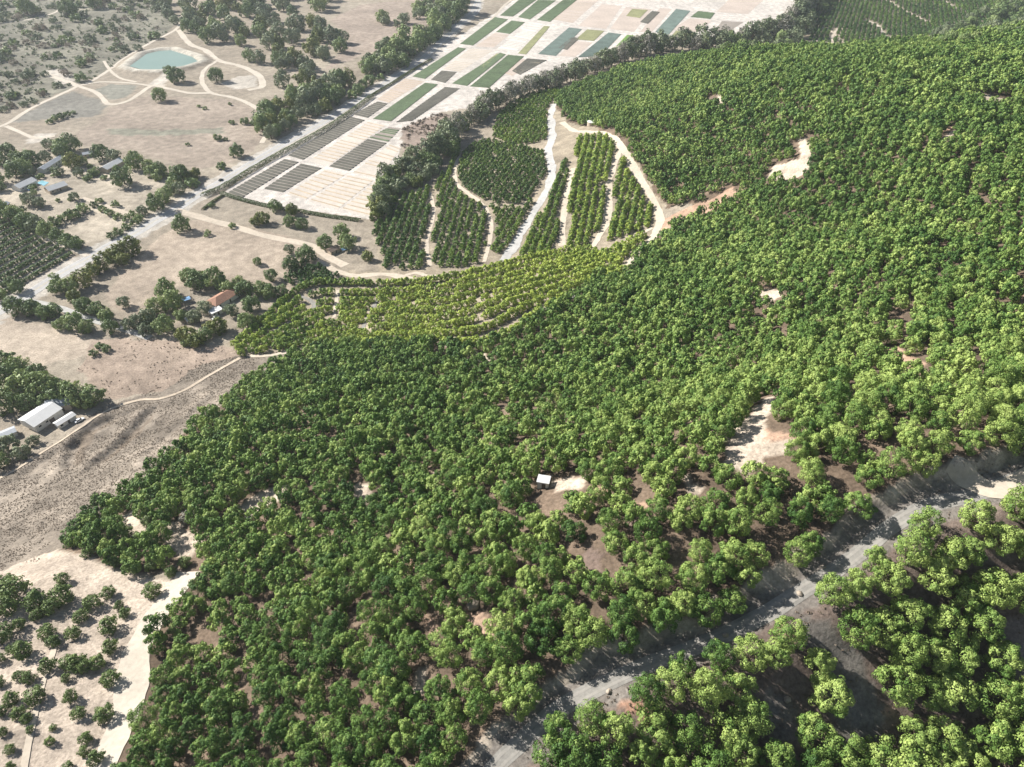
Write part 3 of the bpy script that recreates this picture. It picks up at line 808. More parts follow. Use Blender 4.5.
def trunk_mesh(name, seed, h=1.0, r0=0.055):
    r = random.Random(seed); mb = MB()
    mb.tube([(0, 0, -0.25), (r.uniform(-.03, .03), r.uniform(-.03, .03), h * .25), (r.uniform(-.06, .06), r.uniform(-.06, .06), h * .5)], [r0 * 1.35, r0, r0 * .8], 7, False)
    for i in range(5):
        a = i * 2 * PI / 5 + r.uniform(-.4, .4); d = r.uniform(.35, .6)
        mb.tube([(0, 0, h * r.uniform(.22, .42)), (math.cos(a) * d * .5, math.sin(a) * d * .5, h * r.uniform(.5, .68)), (math.cos(a) * d, math.sin(a) * d, h * r.uniform(.8, 1.05))], [r0 * .6, r0 * .42, r0 * .15], 5)
    me = mb.mesh(name); me.materials.append(M['bark']); return me

# ---- where trees may not stand
NO = [(L, w / 2) for n, w, m, L in TRACKW]
def free_of_tracks(P, pad):
    ok = np.ones(len(P), bool)
    for L, hw in NO:
        d, s, k = line_dist(P, L, 12); ok &= d > hw + pad
    d, s, k = line_dist(P, MAIN, 14); ok &= d > 5.5 + pad
    return ok
def behind(P, z, h):
    """ground point seen just over the height h of something standing at P"""
    r = np.hypot(P[:, 0], P[:, 1]); return P + P / r[:, None] * (h * r / np.maximum(CAM_H - z, 40))[:, None]
def hexgrid(W, sp, jit, seed):
    r = np.random.default_rng(seed)
    lo, hi = W.min(0), W.max(0)
    xs = np.arange(lo[0], hi[0], sp); ys = np.arange(lo[1], hi[1], sp * .87)
    X, Y = np.meshgrid(xs, ys); X = X + (np.arange(len(ys)) % 2)[:, None] * sp * .5
    P = np.c_[X.ravel(), Y.ravel()]; P += r.normal(0, jit * sp, P.shape)
    return P[inside(P, W)]
def rows(W, d, rs, ts, seed, jit=0.08):
    r = np.random.default_rng(seed)
    d = unit(np.array(d, float)); n = np.array([-d[1], d[0]])
    c = W.mean(0); q = np.c_[(W - c) @ d, (W - c) @ n]
    A, B = np.meshgrid(np.arange(q[:, 0].min(), q[:, 0].max(), ts), np.arange(q[:, 1].min(), q[:, 1].max(), rs))
    P = c + A.ravel()[:, None] * d + B.ravel()[:, None] * n
    P += r.normal(0, jit * ts, P.shape)
    return P[inside(P, W)]
def in_view(P, z, mx=140, my=140):
    px, py, d = project(np.c_[P, z])
    return (px > -mx) & (px < 1024 + mx * 2.8) & (py > -40) & (py < 767 + my), px, py, d

ORD = ['', 'second ', 'third ', 'fourth ', 'fifth ', 'sixth ', 'seventh ', 'eighth ', 'ninth ', 'tenth ', 'eleventh ', 'twelfth ', 'thirteenth ', 'fourteenth ', 'fifteenth ', 'sixteenth ', 'seventeenth ', 'eighteenth ', 'nineteenth ', 'twentieth '] + ['twenty-%s ' % q for q in ('first','second','third','fourth','fifth','sixth','seventh','eighth','ninth')] + ['thirtieth '] + ['thirty-%s ' % q for q in ('first','second','third','fourth','fifth','sixth','seventh','eighth','ninth')]
def name_by_place(items, marks, up=None):
    """items: (object, ground point, look, noun). Each label says the look and the place relative to the nearest landmark."""
    mk = [(t, at(*p)) for t, p in marks]
    bins = {}
    for o, P, look, noun in items:
        ds = [np.hypot(*(np.array(P)[:2] - q)) for t, q in mk]
        i = int(np.argmin(ds)); v = np.array(P)[:2] - mk[i][1]
        if abs(v[0]) > abs(v[1]): sec = 'uphill of' if v[0] > 0 else 'downhill of'
        else: sec = 'beyond' if v[1] > 0 else 'in front of'
        bins.setdefault((i, sec, noun), []).append((ds[i], o, look, noun))
    for (i, sec, noun), l in bins.items():
        l.sort(key=lambda e: e[0])
        for k, (dd, o, look, noun) in enumerate(l):
            rank = ('closest' if k == 0 else ORD[k].strip()) if k < len(ORD) else 'outlying one'
            o['label'] = f"{look} {noun}, {rank} {sec} {mk[i][0]}"

# ---- avocado hillside
W = GW['grove']
P = hexgrid(W, 6.7, 0.14, 3)
z = zf(P[:, 0], P[:, 1])
ok, px, py, dep = in_view(P, z)
ok &= free_of_tracks(P, .4)
d, s, k = line_dist(P, HILL_ROAD, 20); ok &= ~((d < 4.3) & (s > 0)) & ~((d < 3.4) & (s <= 0))
PB1, PB2 = behind(P, z, 1.8), behind(P, z, 3.6)
for c, cw in CLEARW:
    ok &= ~inside(P, cw)
    if c != 'dark': ok &= ~inside(PB1, cw)
    if c != 'dark':
        v = cw - cw.mean(0); ew = cw + v / np.maximum(np.linalg.norm(v, axis=1, keepdims=True), .1) * (1.7 if c == 'scar' else .1)
        ok &= ~inside(P, ew) & ~inside(PB1, ew)
    if c == 'scar': ok &= ~inside(PB2, ew)
    if c == 'pale': ok &= ~(inside(PB2, cw) & (RNG.random(len(P)) < .8))
d, s, k = line_dist(behind(P, z, 3.0), HILL_ROAD, 20); ok &= ~(d < .6)
shed = at(543, 486); ok &= (np.hypot(*(P - shed).T) > 4.2) & (np.hypot(*(behind(P, z, 3.0) - shed).T) > 2.6)
for g in ('bare_slope', 'bare_low', 'bare_right'): ok &= ~inside(P, GW[g])
# thinner planting below the road, odd gaps elsewhere
low = inside(P, GW['bottom_soil']) & (line_dist(P, HILL_ROAD, 400)[1] <= 0)
ok &= ~(low & (RNG.random(len(P)) < 0.02)) & (RNG.random(len(P)) > 0.018)
P, z, px, py, dep = P[ok], z[ok], px[ok], py[ok], dep[ok]
n = len(P)
big = vnoise(P, 38, 31) + .6 * vnoise(P, 15, 32)
scale = (3.65 + .35 * low[ok]) * (1 + .24 * big + RNG.normal(0, .09, n)); scale = np.clip(scale, 2.3, 5.2)
_d, _s, _k = line_dist(P, HILL_ROAD, 20); scale = np.where((_s <= 0) & (_d < 9), np.minimum(scale, 2.6 + .2 * _d), scale)
rot = RNG.random(n) * 2 * PI
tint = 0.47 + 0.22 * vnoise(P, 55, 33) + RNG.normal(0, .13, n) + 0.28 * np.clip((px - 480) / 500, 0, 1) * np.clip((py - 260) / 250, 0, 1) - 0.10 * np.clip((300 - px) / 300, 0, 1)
sparse = RNG.random(n) < 0.012
vis = (px > 0) & (px < 1024) & (py > 4) & (py < 790)
app = np.where(vis, scale / dep, -1); order = np.argsort(-app)
near = order[:300]; isnear = np.zeros(n, bool); isnear[near] = True
TONE = [('dark green', .32), ('mid green', .52), ('yellow green', .74)]
AVO = {}
for ti, (tn, tb) in enumerate(TONE):
    for k in range(9):
        V, t = proto(100 + k, 5000, 0.078, h=1.66 + .16 * (k % 4), base=.10, lobes=11 + (k * 5) % 9, spread=.52 + .022 * ((k * 4) % 7), lr=(.25, .38), sub=6, sr=(.12, .20), jit=.14, tvar=.22, shell=.2)
        me = leaf_mesh('avocado_crown', V, t, tb); me.materials.append(M['avocado']); AVO[(ti, k)] = me
AVT = [trunk_mesh('avocado_trunk', 50 + k, 1.1, .05) for k in range(4)]
items = []
r_ = random.Random(5)
for i in near:
    ti = 0 if tint[i] < .42 else (1 if tint[i] < .60 else 2)
    sc = float(scale[i])
    e = empty('avocado_tree', (P[i, 0], P[i, 1], z[i]), float(rot[i]))
    e.scale = (sc * r_.uniform(.93, 1.07), sc * r_.uniform(.93, 1.07), sc * r_.uniform(.85, 1.25))
    tag(e, None, 'tree', 'avocado trees on the hillside near the hill road')
    link('crown', AVO[(ti, r_.randrange(9))], None, e); link('trunk', AVT[r_.randrange(4)], None, e)
    look = ('small' if sc < 3.2 else 'medium' if sc < 3.8 else 'broad') + ' ' + TONE[ti][0].replace(' ', '-')
    items.append((e, P[i], look, 'avocado tree'))
MARKS = [('the grey road bend', (700,643)), ('the white patch on the road', (802,592)), ('the red dirt spur', (655,718)),
 ('the bare grey slope', (850,680)), ('the long red scar', (472,616)), ('the curved red scar', (372,602)), ('the small pale pit', (418,682)), ('the small white shed', (545,485)),
 ('the large pale clearing', (755,440)), ('the bright dirt turnout', (985,480)), ('the lower road end', (522,742)), ('the brown hollow', (592,562)),
 ('the wide white track', (150,622)), ('the narrow white track end', (112,745)), ('the dark gap at the bottom', (310,735)), ('the shaded straight road', (895,522)),
 ('the small lowest red scar', (890,712)), ('the purplish bare ground', (1015,650)), ('the pale scar', (357,492)), ('the red patch under the turnout', (935,514)),
 ('the dark hollow', (640,520)), ('the red pocket', (885,440)), ('the bare ledge', (782,715)), ('the picture corner', (1015,755)), ('the red notch', (418,558)), ('the steep road bank', (780,570)), ('the bottom picture edge', (440,760))]
name_by_place(items, MARKS)
# the rest of the hillside grove, one mass
rest = np.where(~isnear)[0]
lod = np.where(dep[rest] < 260, 0, np.where(dep[rest] < 400, 1, 2))
prs = [proto(200 + k, 2000, .13, h=1.8, base=.10, lobes=12, spread=.60, lr=(.27, .40), sub=6, sr=(.12, .20), jit=.14, tvar=.22, shell=.2) for k in range(5)] + \
      [proto(220 + k, 850, .20, h=1.8, base=.10, lobes=10, spread=.60, lr=(.3, .42), sub=4, sr=(.16, .24), jit=.16, tvar=.22, shell=.2) for k in range(5)] + \
      [proto(240 + k, 360, .29, h=1.8, base=.10, lobes=9, spread=.58, lr=(.32, .44), sub=3, sr=(.18, .26), jit=.18, tvar=.22, shell=.2) for k in range(5)]
which = lod * 5 + RNG.integers(0, 5, len(rest))
o = merged('avocado_grove', 'avocado', prs, np.c_[P, z][rest], scale[rest], rot[rest], tint[rest], which, RNG.uniform(.85, 1.3, len(rest)))
tag(o, 'dense mass of green avocado trees covering the upper hillside', 'grove')
print('avocado', n, 'stuff', len(rest))

CL = {'dark': ('dark grey-brown', 'crop beds'), 'pale': ('pale thin', 'stubble rows'), 'pale_thin': ('faint', 'stubble rows'), 'green': ('green', 'crop block'), 'green_thin': ('patchy green', 'crop block'),
      'blue': ('bluish-grey', 'crop block'), 'lime': ('bright green', 'crop block'), 'olive': ('olive', 'crop block'), 'olivegreen': ('olive', 'crop block')}
name_by_place([(o_, p_, *CL[c_]) for o_, p_, c_ in CROPS], [('the corner by the field lane', (223,195)), ('the windbreak corner', (372,219)), ('the brown reed patch', (425,130)), ('the middle of the hedge', (300,140)), ('the road at the top edge', (462,12)), ('the crossing of the white lanes', (440,84)), ('the upper lane crossing', (525,56)), ('the head of the windbreak', (620,60)), ('the last tilled soil', (760,30)), ('the top edge over the crops', (560,2))])
# ---- citrus terraces
TERR = [ # outline, row direction (pixel pair), row spacing, tree spacing, tint, radius
 ([(492,138),(500,112),(520,98),(560,86),(556,104),(551,120),(549,140),(520,146)], ((505,135),(535,98)), 5.2, 4.0, .42, 2.1),
 ([(462,150),(488,140),(520,147),(545,152),(546,176),(538,192),(520,205),(498,205),(480,198),(462,188),(458,172)], ((480,195),(520,150)), 5.0, 4.2, .28, 2.1),
 ([(374,232),(386,215),(400,196),(430,188),(433,215),(428,245),(427,268),(402,272),(385,268)], ((402,265),(425,195)), 5.6, 3.8, .42, 2.2),
 ([(436,186),(456,152),(455,172),(462,192),(482,205),(488,225),(484,255),(470,268),(432,268),(432,240),(437,215)], ((440,265),(462,190)), 5.4, 3.8, .48, 2.1),
 ([(492,208),(520,208),(538,198),(522,228),(508,248),(492,258),(494,232)], ((500,250),(525,208)), 5.2, 4.0, .42, 2.1),
 ([(556,175),(566,160),(570,180),(562,215),(558,245),(545,256),(516,258),(530,232),(548,200)], ((535,250),(560,180)), 5.2, 3.4, .56, 2.2),
 ([(578,138),(604,136),(618,146),(612,165),(606,188),(606,212),(600,230),(590,246),(566,247),(566,215),(572,185)], ((575,245),(597,140)), 5.4, 3.3, .74, 2.35),
 ([(624,152),(634,172),(644,190),(653,208),(655,224),(640,233),(612,240),(602,246),(610,225),(612,190),(616,168)], ((610,240),(630,165)), 5.4, 3.3, .68, 2.3),
 ([(556,106),(566,92),(573,117),(563,119)], ((560,115),(568,95)), 5.2, 4.2, .34, 2.2),
 ([(806,46),(814,20),(806,0),(820,-12),(1080,-12),(1060,12),(1000,28),(940,36),(880,40)], ((872,40),(880,0)), 6.2, 5.0, .22, 2.3),
 ([(282,282),(300,262),(318,268),(345,276),(330,284),(296,286)], ((290,285),(330,270)), 5.6, 4.4, .2, 2.3),
]
CP_, CS, CT = [], [], []
for i, (pg, dr, rs, ts, tb, rr) in enumerate(TERR):
    Wt = poly(pg); Q = rows(Wt, at(*dr[1]) - at(*dr[0]), rs, ts, 70 + i, .10)
    Q = Q[free_of_tracks(Q, 1.2) & free_of_tracks(behind(Q, zf(Q[:, 0], Q[:, 1]), 1.6), .2)]
    r = np.random.default_rng(90 + i); Q = Q[r.random(len(Q)) > .03]
    CP_.append(Q); CS.append(rr * (1 + r.normal(0, .11, len(Q)))); CT.append(tb + r.normal(0, .08, len(Q)) + .35 * vnoise(Q, 40, 41))
def resample(L, n):
    c = np.r_[0, np.cumsum(np.linalg.norm(np.diff(L, axis=0), axis=1))]; t = np.linspace(0, c[-1], n)
    return np.c_[np.interp(t, c, L[:, 0]), np.interp(t, c, L[:, 1])]
TOPC = resample(pline([(236,344),(262,319),(300,285),(345,281),(400,281),(430,279),(470,271),(503,264),(560,251),(600,250),(640,238),(656,231)], 2.0), 900)
BOTC = resample(pline([(246,358),(270,357),(300,351),(345,347),(420,346),(470,349),(510,340),(545,316),(590,289),(622,276),(640,258),(656,238)], 2.0), 900)
got = np.zeros((0, 2)); rr_ = np.random.default_rng(99)
for k in range(9):
    t = (k + .5) / 9
    L = TOPC * (1 - t) + BOTC * t
    L = L + (vnoise(L, 30, 71)[:, None]) * np.array([[0, 5.0]])
    c = np.r_[0, np.cumsum(np.linalg.norm(np.diff(L, axis=0), axis=1))]
    Q = resample(L, max(2, int(c[-1] / 2.9))) + rr_.normal(0, .3, (max(2, int(c[-1] / 2.9)), 2))
    Q = Q[free_of_tracks(Q, 1.4)]
    if len(got): Q = Q[np.array([((got - q) ** 2).sum(1).min() > 4.6 ** 2 for q in Q])]
    Q = Q[rr_.random(len(Q)) > .03]
    got = np.r_[got, Q]
CP_.append(got); CS.append(2.55 * (1 + rr_.normal(0, .1, len(got))))
_gx = project(np.c_[got, zf(got[:, 0], got[:, 1])])[0]
CT.append(.62 + .40 * np.exp(-((_gx - 500) / 130) ** 2) + rr_.normal(0, .08, len(got)) + .3 * vnoise(got, 25, 72))
CPp, CS, CT = np.concatenate(CP_), np.concatenate(CS), np.concatenate(CT)
ok = ~inside(CPp, GW['grove']) & ~inside(CPp, CLEARW[21][1]); CPp, CS, CT = CPp[ok], CS[ok], CT[ok]
cz = zf(CPp[:, 0], CPp[:, 1]); px, py, dep = project(np.c_[CPp, cz])
vis = (px > 0) & (px < 1024) & (py > 2) & (py < 767)
order = np.argsort(-np.where(vis, CS / dep, -1)); near = order[:300]; isn = np.zeros(len(CPp), bool); isn[near] = True
CTONE = [('dark green', .28), ('bright green', .52), ('yellow green', .76)]
CM = {}
for ti, (tn, tb) in enumerate(CTONE):
    for k in range(4):
        V, t = proto(310 + k, 620, .24, h=1.7, base=.04, lobes=9, spread=.52, lr=(.34, .48), sub=4, sr=(.16, .24), jit=.2, tvar=.22)
        me = leaf_mesh('citrus_tree', V, t, tb); me.materials.append(M['citrus']); CM[(ti, k)] = me
items = []
for i in near:
    ti = 0 if CT[i] < .4 else (1 if CT[i] < .64 else 2)
    o = link('citrus_tree', CM[(ti, r_.randrange(4))])
    o.location = (CPp[i, 0], CPp[i, 1], cz[i]); o.rotation_euler = (0, 0, r_.random() * 6.28); o.scale = (CS[i],) * 3
    tag(o, None, 'tree', 'citrus trees in the lower terrace rows')
    items.append((o, CPp[i], ('small ' if CS[i] < 2.3 else 'full ') + CTONE[ti][0].replace(' ', '-'), 'citrus tree'))
CMARKS = [('the pale bank at the terrace foot', (285,353)), ('the curved gravel ramp', (290,322)), ('the hairpin of the gravel ramp', (313,308)), ('the short gravel lane', (370,315)), ('the gap between the lower blocks', (335,304)),
 ('the long terrace track', (450,309)), ('the upper end of the terrace track', (520,285)), ('the gravel cut under the yellow rows', (400,318)), ('the terrace lane meeting the grove', (580,292)), ('the forked lane end', (628,262)), ('the pale lane by the upper blocks', (602,250)),
 ('the valley corner of the terraces', (245,350)), ('the grove edge at mid terrace', (420,344)), ('the grove edge below the long track', (490,340)), ('the grove edge below the ramp', (340,345)), ('the entrance lane', (360,277)), ('the foot of the grey lane', (500,265)), ('the tip of the yellow terraces', (540,312))]
name_by_place(items, CMARKS)
rest = np.where(~isn)[0]
prs = [proto(320 + k, 280, .36, h=1.7, base=.04, lobes=7, spread=.5, lr=(.36, .5), sub=4, sr=(.18, .26), jit=.24, tvar=.22) for k in range(4)] + \
      [proto(330 + k, 140, .5, h=1.7, base=.04, lobes=6, spread=.5, lr=(.36, .5), sub=4, sr=(.2, .28), jit=.26, tvar=.2) for k in range(4)]
which = np.where(dep[rest] < 640, 0, 4) + RNG.integers(0, 4, len(rest))
o = merged('citrus_terraces', 'citrus', prs, np.c_[CPp, cz][rest], CS[rest], RNG.random(len(rest)) * 6.28, CT[rest], which)
tag(o, 'rows of small citrus trees on the terraced slopes between pale lanes', 'orchard')
print('citrus', len(CPp))

# ---- single kinds of trees and shrubs
SPEC = {}
def species(key, mat, nv, nq, q, tr=True, **kw):
    SPEC[key] = ([], [trunk_mesh('trunk', 60 + k, kw.get('h', 1.6) * .7, .06) for k in range(2)] if tr else None)
    for k in range(nv):
        V, t = proto(hash(key) % 1000 if False else sum(map(ord, key)) * 7 + k, nq, q, **kw)
        V = V.copy(); V[:, :2] /= np.percentile(np.hypot(V[:, 0], V[:, 1]), 93)
        me = leaf_mesh(key, V, t, .5); me.materials.append(M[mat]); SPEC[key][0].append(me)
species('oak', 'oak', 5, 1600, .16, h=1.65, base=.04, lobes=14, spread=.54, lr=(.34, .48), sub=5, sr=(.14, .24), jit=.2, tvar=.3)
species('olive', 'olive', 4, 1300, .17, h=1.65, base=.04, lobes=13, spread=.56, lr=(.32, .45), sub=5, sr=(.13, .22), jit=.26, tvar=.3)
species('yellow', 'yellow', 4, 1400, .17, h=1.55, base=.03, lobes=13, spread=.54, lr=(.34, .48), sub=5, sr=(.14, .24), jit=.2, tvar=.3)
species('tall', 'oak', 4, 1000, .2, h=2.9, base=.1, lobes=15, spread=.5, lr=(.28, .42), sub=4, sr=(.15, .25), jit=.22, tvar=.35)
species('windbreak', 'olive', 5, 1000, .18, h=2.5, base=.08, lobes=15, spread=.58, lr=(.26, .4), sub=5, sr=(.13, .22), jit=.45, tvar=.35)
species('leafless', 'bare', 4, 800, .15, h=2.4, base=.05, lobes=15, spread=.6, lr=(.28, .42), sub=5, sr=(.13, .22), jit=.6, tvar=.35)
species('shrub', 'oak', 4, 420, .26, False, h=1.15, base=.05, lobes=7, spread=.5, lr=(.3, .45), sub=5, sr=(.16, .26), jit=.26, tvar=.35)
species('greyshrub', 'olive', 4, 420, .24, False, h=1.05, base=.05, lobes=7, spread=.55, lr=(.3, .45), sub=5, sr=(.16, .26), jit=.45, tvar=.4)
species('dryshrub', 'dry', 3, 380, .2, False, h=1.1, base=.05, lobes=7, spread=.55, lr=(.28, .42), sub=5, sr=(.15, .25), jit=.6, tvar=.4)
species('young', 'young', 5, 1500, .15, h=1.6, base=.02, lobes=12, spread=.46, lr=(.38, .50), sub=5, sr=(.14, .22), jit=.18, tvar=.28)
LOOK = {'oak': ('dark rounded', 'oak tree', 'oak_tree', 'tree'), 'olive': ('loose grey-green', 'tree', 'valley_tree', 'tree'), 'yellow': ('bushy yellow-green', 'tree', 'pepper_tree', 'tree'),
        'tall': ('tall slim dark', 'tree', 'tall_tree', 'tree'), 'windbreak': ('tall grey-green', 'windbreak tree', 'windbreak_tree', 'tree'), 'leafless': ('tall bare brownish', 'windbreak tree', 'leafless_tree', 'tree'),
        'shrub': ('dark green low', 'shrub', 'shrub', 'shrub'), 'greyshrub': ('grey-green low', 'shrub', 'sage_shrub', 'shrub'), 'dryshrub': ('dry brown', 'shrub', 'dry_shrub', 'shrub'), 'young': ('round', 'young avocado tree', 'young_avocado_tree', 'tree')}
PLACED = []
def plant(kind, px, py, diam, group, store, zscale=1.0, drop=0.3):
    """one tree or shrub: crown centre and diameter as seen in the photograph"""
    p = ground(px, py + diam * drop)
    if kind in ('oak', 'olive', 'yellow', 'tall', 'shrub') and line_dist(p[None, :2], MAIN, 14)[0][0] < 8.5: return None
    dist = float(project(p[None])[2][0]); rad = diam * dist / FPX / 2 * (.82 if kind == 'young' else 1.02)
    meshes, trunks = SPEC[kind]
    nm = LOOK[kind][2]
    big = trunks is not None and diam >= 11
    rz = r_.random() * 6.28
    if big:
        o = empty(nm, p, rz); o.scale = (rad, rad, rad * zscale * r_.uniform(.92, 1.08))
        link('crown', r_.choice(meshes), None, o); link('trunk', r_.choice(trunks), None, o)
    else:
        o = link(nm, r_.choice(meshes)); o.location = p; o.rotation_euler = (0, 0, rz); o.scale = (rad, rad, rad * zscale * r_.uniform(.9, 1.1))
    tag(o, None, LOOK[kind][3], group)
    size = 'small' if rad < 2.6 else ('medium' if rad < 4.4 else 'large')
    store.append((o, p, size + ' ' + LOOK[kind][0], LOOK[kind][1]))
    PLACED.append((p[0], p[1], rad))
    return o

YT = [(154,587,22),(110,590,17),(94,600,21),(120,604,13),(126,611,14),(111,622,24),(75,631,18),(56,639,17),(82,614,18),(67,592,28),(40,597,28),(54,604,22),(38,613,15),(17,585,34),(5,581,26),(10,602,28),(21,622,15),(50,629,21),(26,647,24),(15,648,15),(7,629,26),
 (112,644,19),(50,662,20),(79,659,22),(69,660,18),(99,659,20),(86,664,18),(67,676,12),(112,675,22),(14,696,20),(37,692,24),(31,675,17),(20,674,13),(72,694,18),(80,711,17),(106,710,23),(20,710,17),(28,716,14),(54,726,9),(31,728,10),(51,739,12),(4,730,12),(11,747,13),(88,735,16),(86,749,14),(98,754,20),(69,764,12),(12,764,12),(1,657,14),(1,680,14),(2,708,16),(64,577,16),
 (-14,600,24),(-18,640,20),(-16,690,18),(-20,730,16),(40,790,16),(72,800,18),(12,800,14)]
items = []
for x, y, dm in YT: plant('young', x, y, dm, 'young avocado trees on the pale slope', items)
YTIP = [(72,541,16),(84,536,17),(95,546,18),(100,525,17),(112,520,17),(108,538,16),(122,548,15),(135,562,15),(152,565,14),(160,548,16),(140,536,17),(128,530,16),(150,520,16),(88,552,13),(118,560,14),(172,570,14),(186,560,16)]
for x, y, dm in YTIP: plant('young', x, y, dm, 'young avocado trees on the pale slope', items)
plant('leafless', 190, 514, 18, None, items, .55); items[-1][0]['label'] = 'grey leafless tree among the green trees at the grove corner'; items.pop()
name_by_place(items, [('the wide top of the white dirt track', (165,600)), ('the bend of the white dirt track', (138,650)), ('the narrow foot of the white track', (112,745)), ('the thin wheel track', (44,680)), ('the lower end of the wheel track', (26,750)), ('the dense clump on the slope crest', (25,590)), ('the corner tip of the grove', (66,548)), ('the bare corner clearing', (135,530)), ('the middle of the young planting', (85,640)), ('the picture edge beside the young planting', (0,660))])

VT = {
'oak': [(178,77,17),(170,72,10),(217,77,15),(161,97,14),(250,57,13),(70,11,17),(72,145,20),(103,155,17),(138,163,18),(182,176,18),(125,178,21),(238,152,14),(150,167,13),(161,171,14),(28,9,18),(95,4,15),
   (84,162,9),(17,172,19),(33,160,19),(183,226,17),(72,286,17),(60,287,16),(86,306,18),(99,309,16),(108,317,15),(18,307,20),(34,309,17),(47,313,15),(76,323,20),(88,327,15),(112,327,15),(3,300,18),(61,325,12),
   (200,281,22),(215,280,22),(229,288,15),(190,276,17),(168,291,20),(174,302,22),(158,306,18),(166,326,20),(182,316,13),(246,290,18),(252,306,18),(248,322,17),(206,334,15),(222,284,15),(262,290,16),(240,283,13),
   (10,375,26),(27,385,28),(47,386,30),(40,374,20),(62,391,26),(78,394,26),(96,396,22),(8,402,26),(86,402,18),(5,360,22),(22,366,20),(1,462,20),(30,402,20),(50,399,18),
   (5,212,20),(16,216,18),(26,222,16),(48,231,16),(59,236,14),(69,241,15),(79,244,14),(90,247,16),(150,212,18),(158,204,18),(166,197,16),(173,189,13),
   (326,243,16),(342,232,16),(308,255,19),(291,265,16),(303,224,13),(276,207,13),(348,243,18),(270,292,16),(272,276,13),(258,262,9),(290,222,12),(282,291,14),
   (385,66,18),(372,66,15),(383,18,13),(435,34,13),(434,20,15),(452,8,13),(398,52,18),(408,47,18),(420,40,16),(392,62,16),(404,62,15),(446,24,13),(458,12,13),(464,3,13)],
'yellow': [(133,247,20),(118,253,15),(105,263,18),(95,270,16),(84,280,20),(75,296,14),(187,334,18),(197,340,17),(220,326,18),(211,327,13),(75,162,17),(368,257,12),(263,219,14),(124,260,14),(111,256,12),(292,211,13),(256,222,10),(188,178,10),(197,174,10),(150,320,14),(258,321,12),(372,62,9)],
'olive': [(47,158,12),(115,158,14),(150,318,18),(140,322,16),(38,226,17),(30,201,14),(41,203,12),(75,197,10),(10,445,22),(24,452,16),(35,440,12),(205,308,14),(195,318,14),(233,311,14),(147,330,14),(80,173,10),(60,172,10),(180,190,13),(143,211,11),(130,325,13),(290,250,10),(125,303,12)],
'tall': [(52,283,12),(58,283,10),(380,55,10),(434,30,9),(388,48,9),(196,280,10)],
'shrub': [(112,235,9),(119,231,10),(127,226,9),(135,222,9),(222,166,10),(218,137,9),(226,139,5),(188,144,5),(232,122,6),(245,121,9),(253,123,6),(205,108,5),(230,104,4),(199,106,4),(82,78,11),(75,213,14),(66,217,13),(56,221,13),(84,208,12),(95,204,8),(103,208,9),(110,212,9),(118,216,9),(127,218,8),(134,214,9),(140,218,9),(95,172,10),(88,178,9),(60,186,8),(58,200,5),(70,199,5),(100,200,8),(116,204,8),(100,345,9),(107,348,9),(94,352,9),(98,170,7),(50,121,7),(56,118,8),(62,116,8),(68,114,7),(74,112,5),(122,252,9),(197,338,9),(186,342,9),(212,205,7),(232,225,8),(208,233,8),(245,290,9)],
}
items = []
VG = {'oak': 'oaks and dark trees of the valley', 'yellow': 'yellow-green trees of the valley', 'olive': 'grey-green trees of the valley', 'tall': 'tall slim trees of the valley', 'shrub': 'low shrubs of the valley'}
for kd, l in VT.items():
    for x, y, dm in l: plant(kd, x, y, dm, VG[kd], items, 1.0 if kd != 'tall' else 1.15)
# thickets along the main road and at the top of the picture
def thicket(pg, n, dm, kinds, group, seed, store, zs=1.0):
    r = np.random.default_rng(seed); pgp = np.array(pg, float); got = 0; tries = 0; own = []
    while got < n and tries < n * 60:
        tries += 1
        q = pgp.min(0) + r.random(2) * (pgp.max(0) - pgp.min(0))
        if not inside(q[None], pgp)[0]: continue
        dd = dm * r.uniform(.75, 1.3)
        if any(abs(a - q[0]) < .42 * dd and abs(b - q[1]) < .26 * dd for a, b in own): continue
        w = at(q[0], q[1] + dd * .3)
        if line_dist(w[None], MAIN, 14)[0][0] < 7.5: continue
        own.append(tuple(q)); got += 1
        plant(kinds[int(r.integers(len(kinds)))], q[0], q[1], dd, group, store, zs)
thicket([(258,118),(290,96),(320,90),(345,72),(352,82),(345,96),(318,113),(292,130),(268,138),(262,128)], 36, 15, ['oak','olive','oak','yellow','olive'], 'thicket trees beside the main road', 1, items, 1.15)
thicket([(256,22),(300,12),(335,26),(348,48),(330,58),(312,55),(318,72),(300,88),(275,80),(258,60)], 38, 13, ['olive','oak','olive','olive','yellow'], 'thicket trees beside the main road', 2, items, 1.1)
thicket([(186,4),(215,-6),(262,-4),(258,20),(256,44),(222,44),(200,36),(184,28)], 30, 13, ['oak','oak','yellow','olive'], 'trees at the top of the valley', 3, items, 1.15)
thicket([(186,-6),(330,-8),(340,2),(300,12),(256,18),(220,4)], 16, 13, ['oak','olive','olive'], 'trees at the top of the valley', 4, items, 1.0)
thicket([(360,66),(384,52),(410,44),(432,24),(444,0),(464,-4),(468,6),(452,22),(440,36),(420,50),(400,64),(376,76)], 34, 14, ['oak','oak','tall','olive'], 'thicket trees beside the main road', 5, items, 1.1)
thicket([(365,20),(400,16),(420,4),(445,0),(436,14),(412,22),(392,26)], 12, 12, ['olive','oak','greyshrub'], 'trees at the top of the valley', 6, items, .9)
thicket([(345,96),(362,84),(378,78),(384,76),(368,92),(350,104)], 9, 11, ['shrub','oak'], 'thicket trees beside the main road', 7, items, .9)
thicket([(150,-8),(190,-8),(184,20),(172,24),(160,14)], 8, 12, ['oak','olive'], 'trees at the top of the valley', 8, items, 1.0)
thicket([(8,280),(60,310),(55,316),(0,296)], 5, 13, ['oak'], 'trees along the side lane', 9, items)
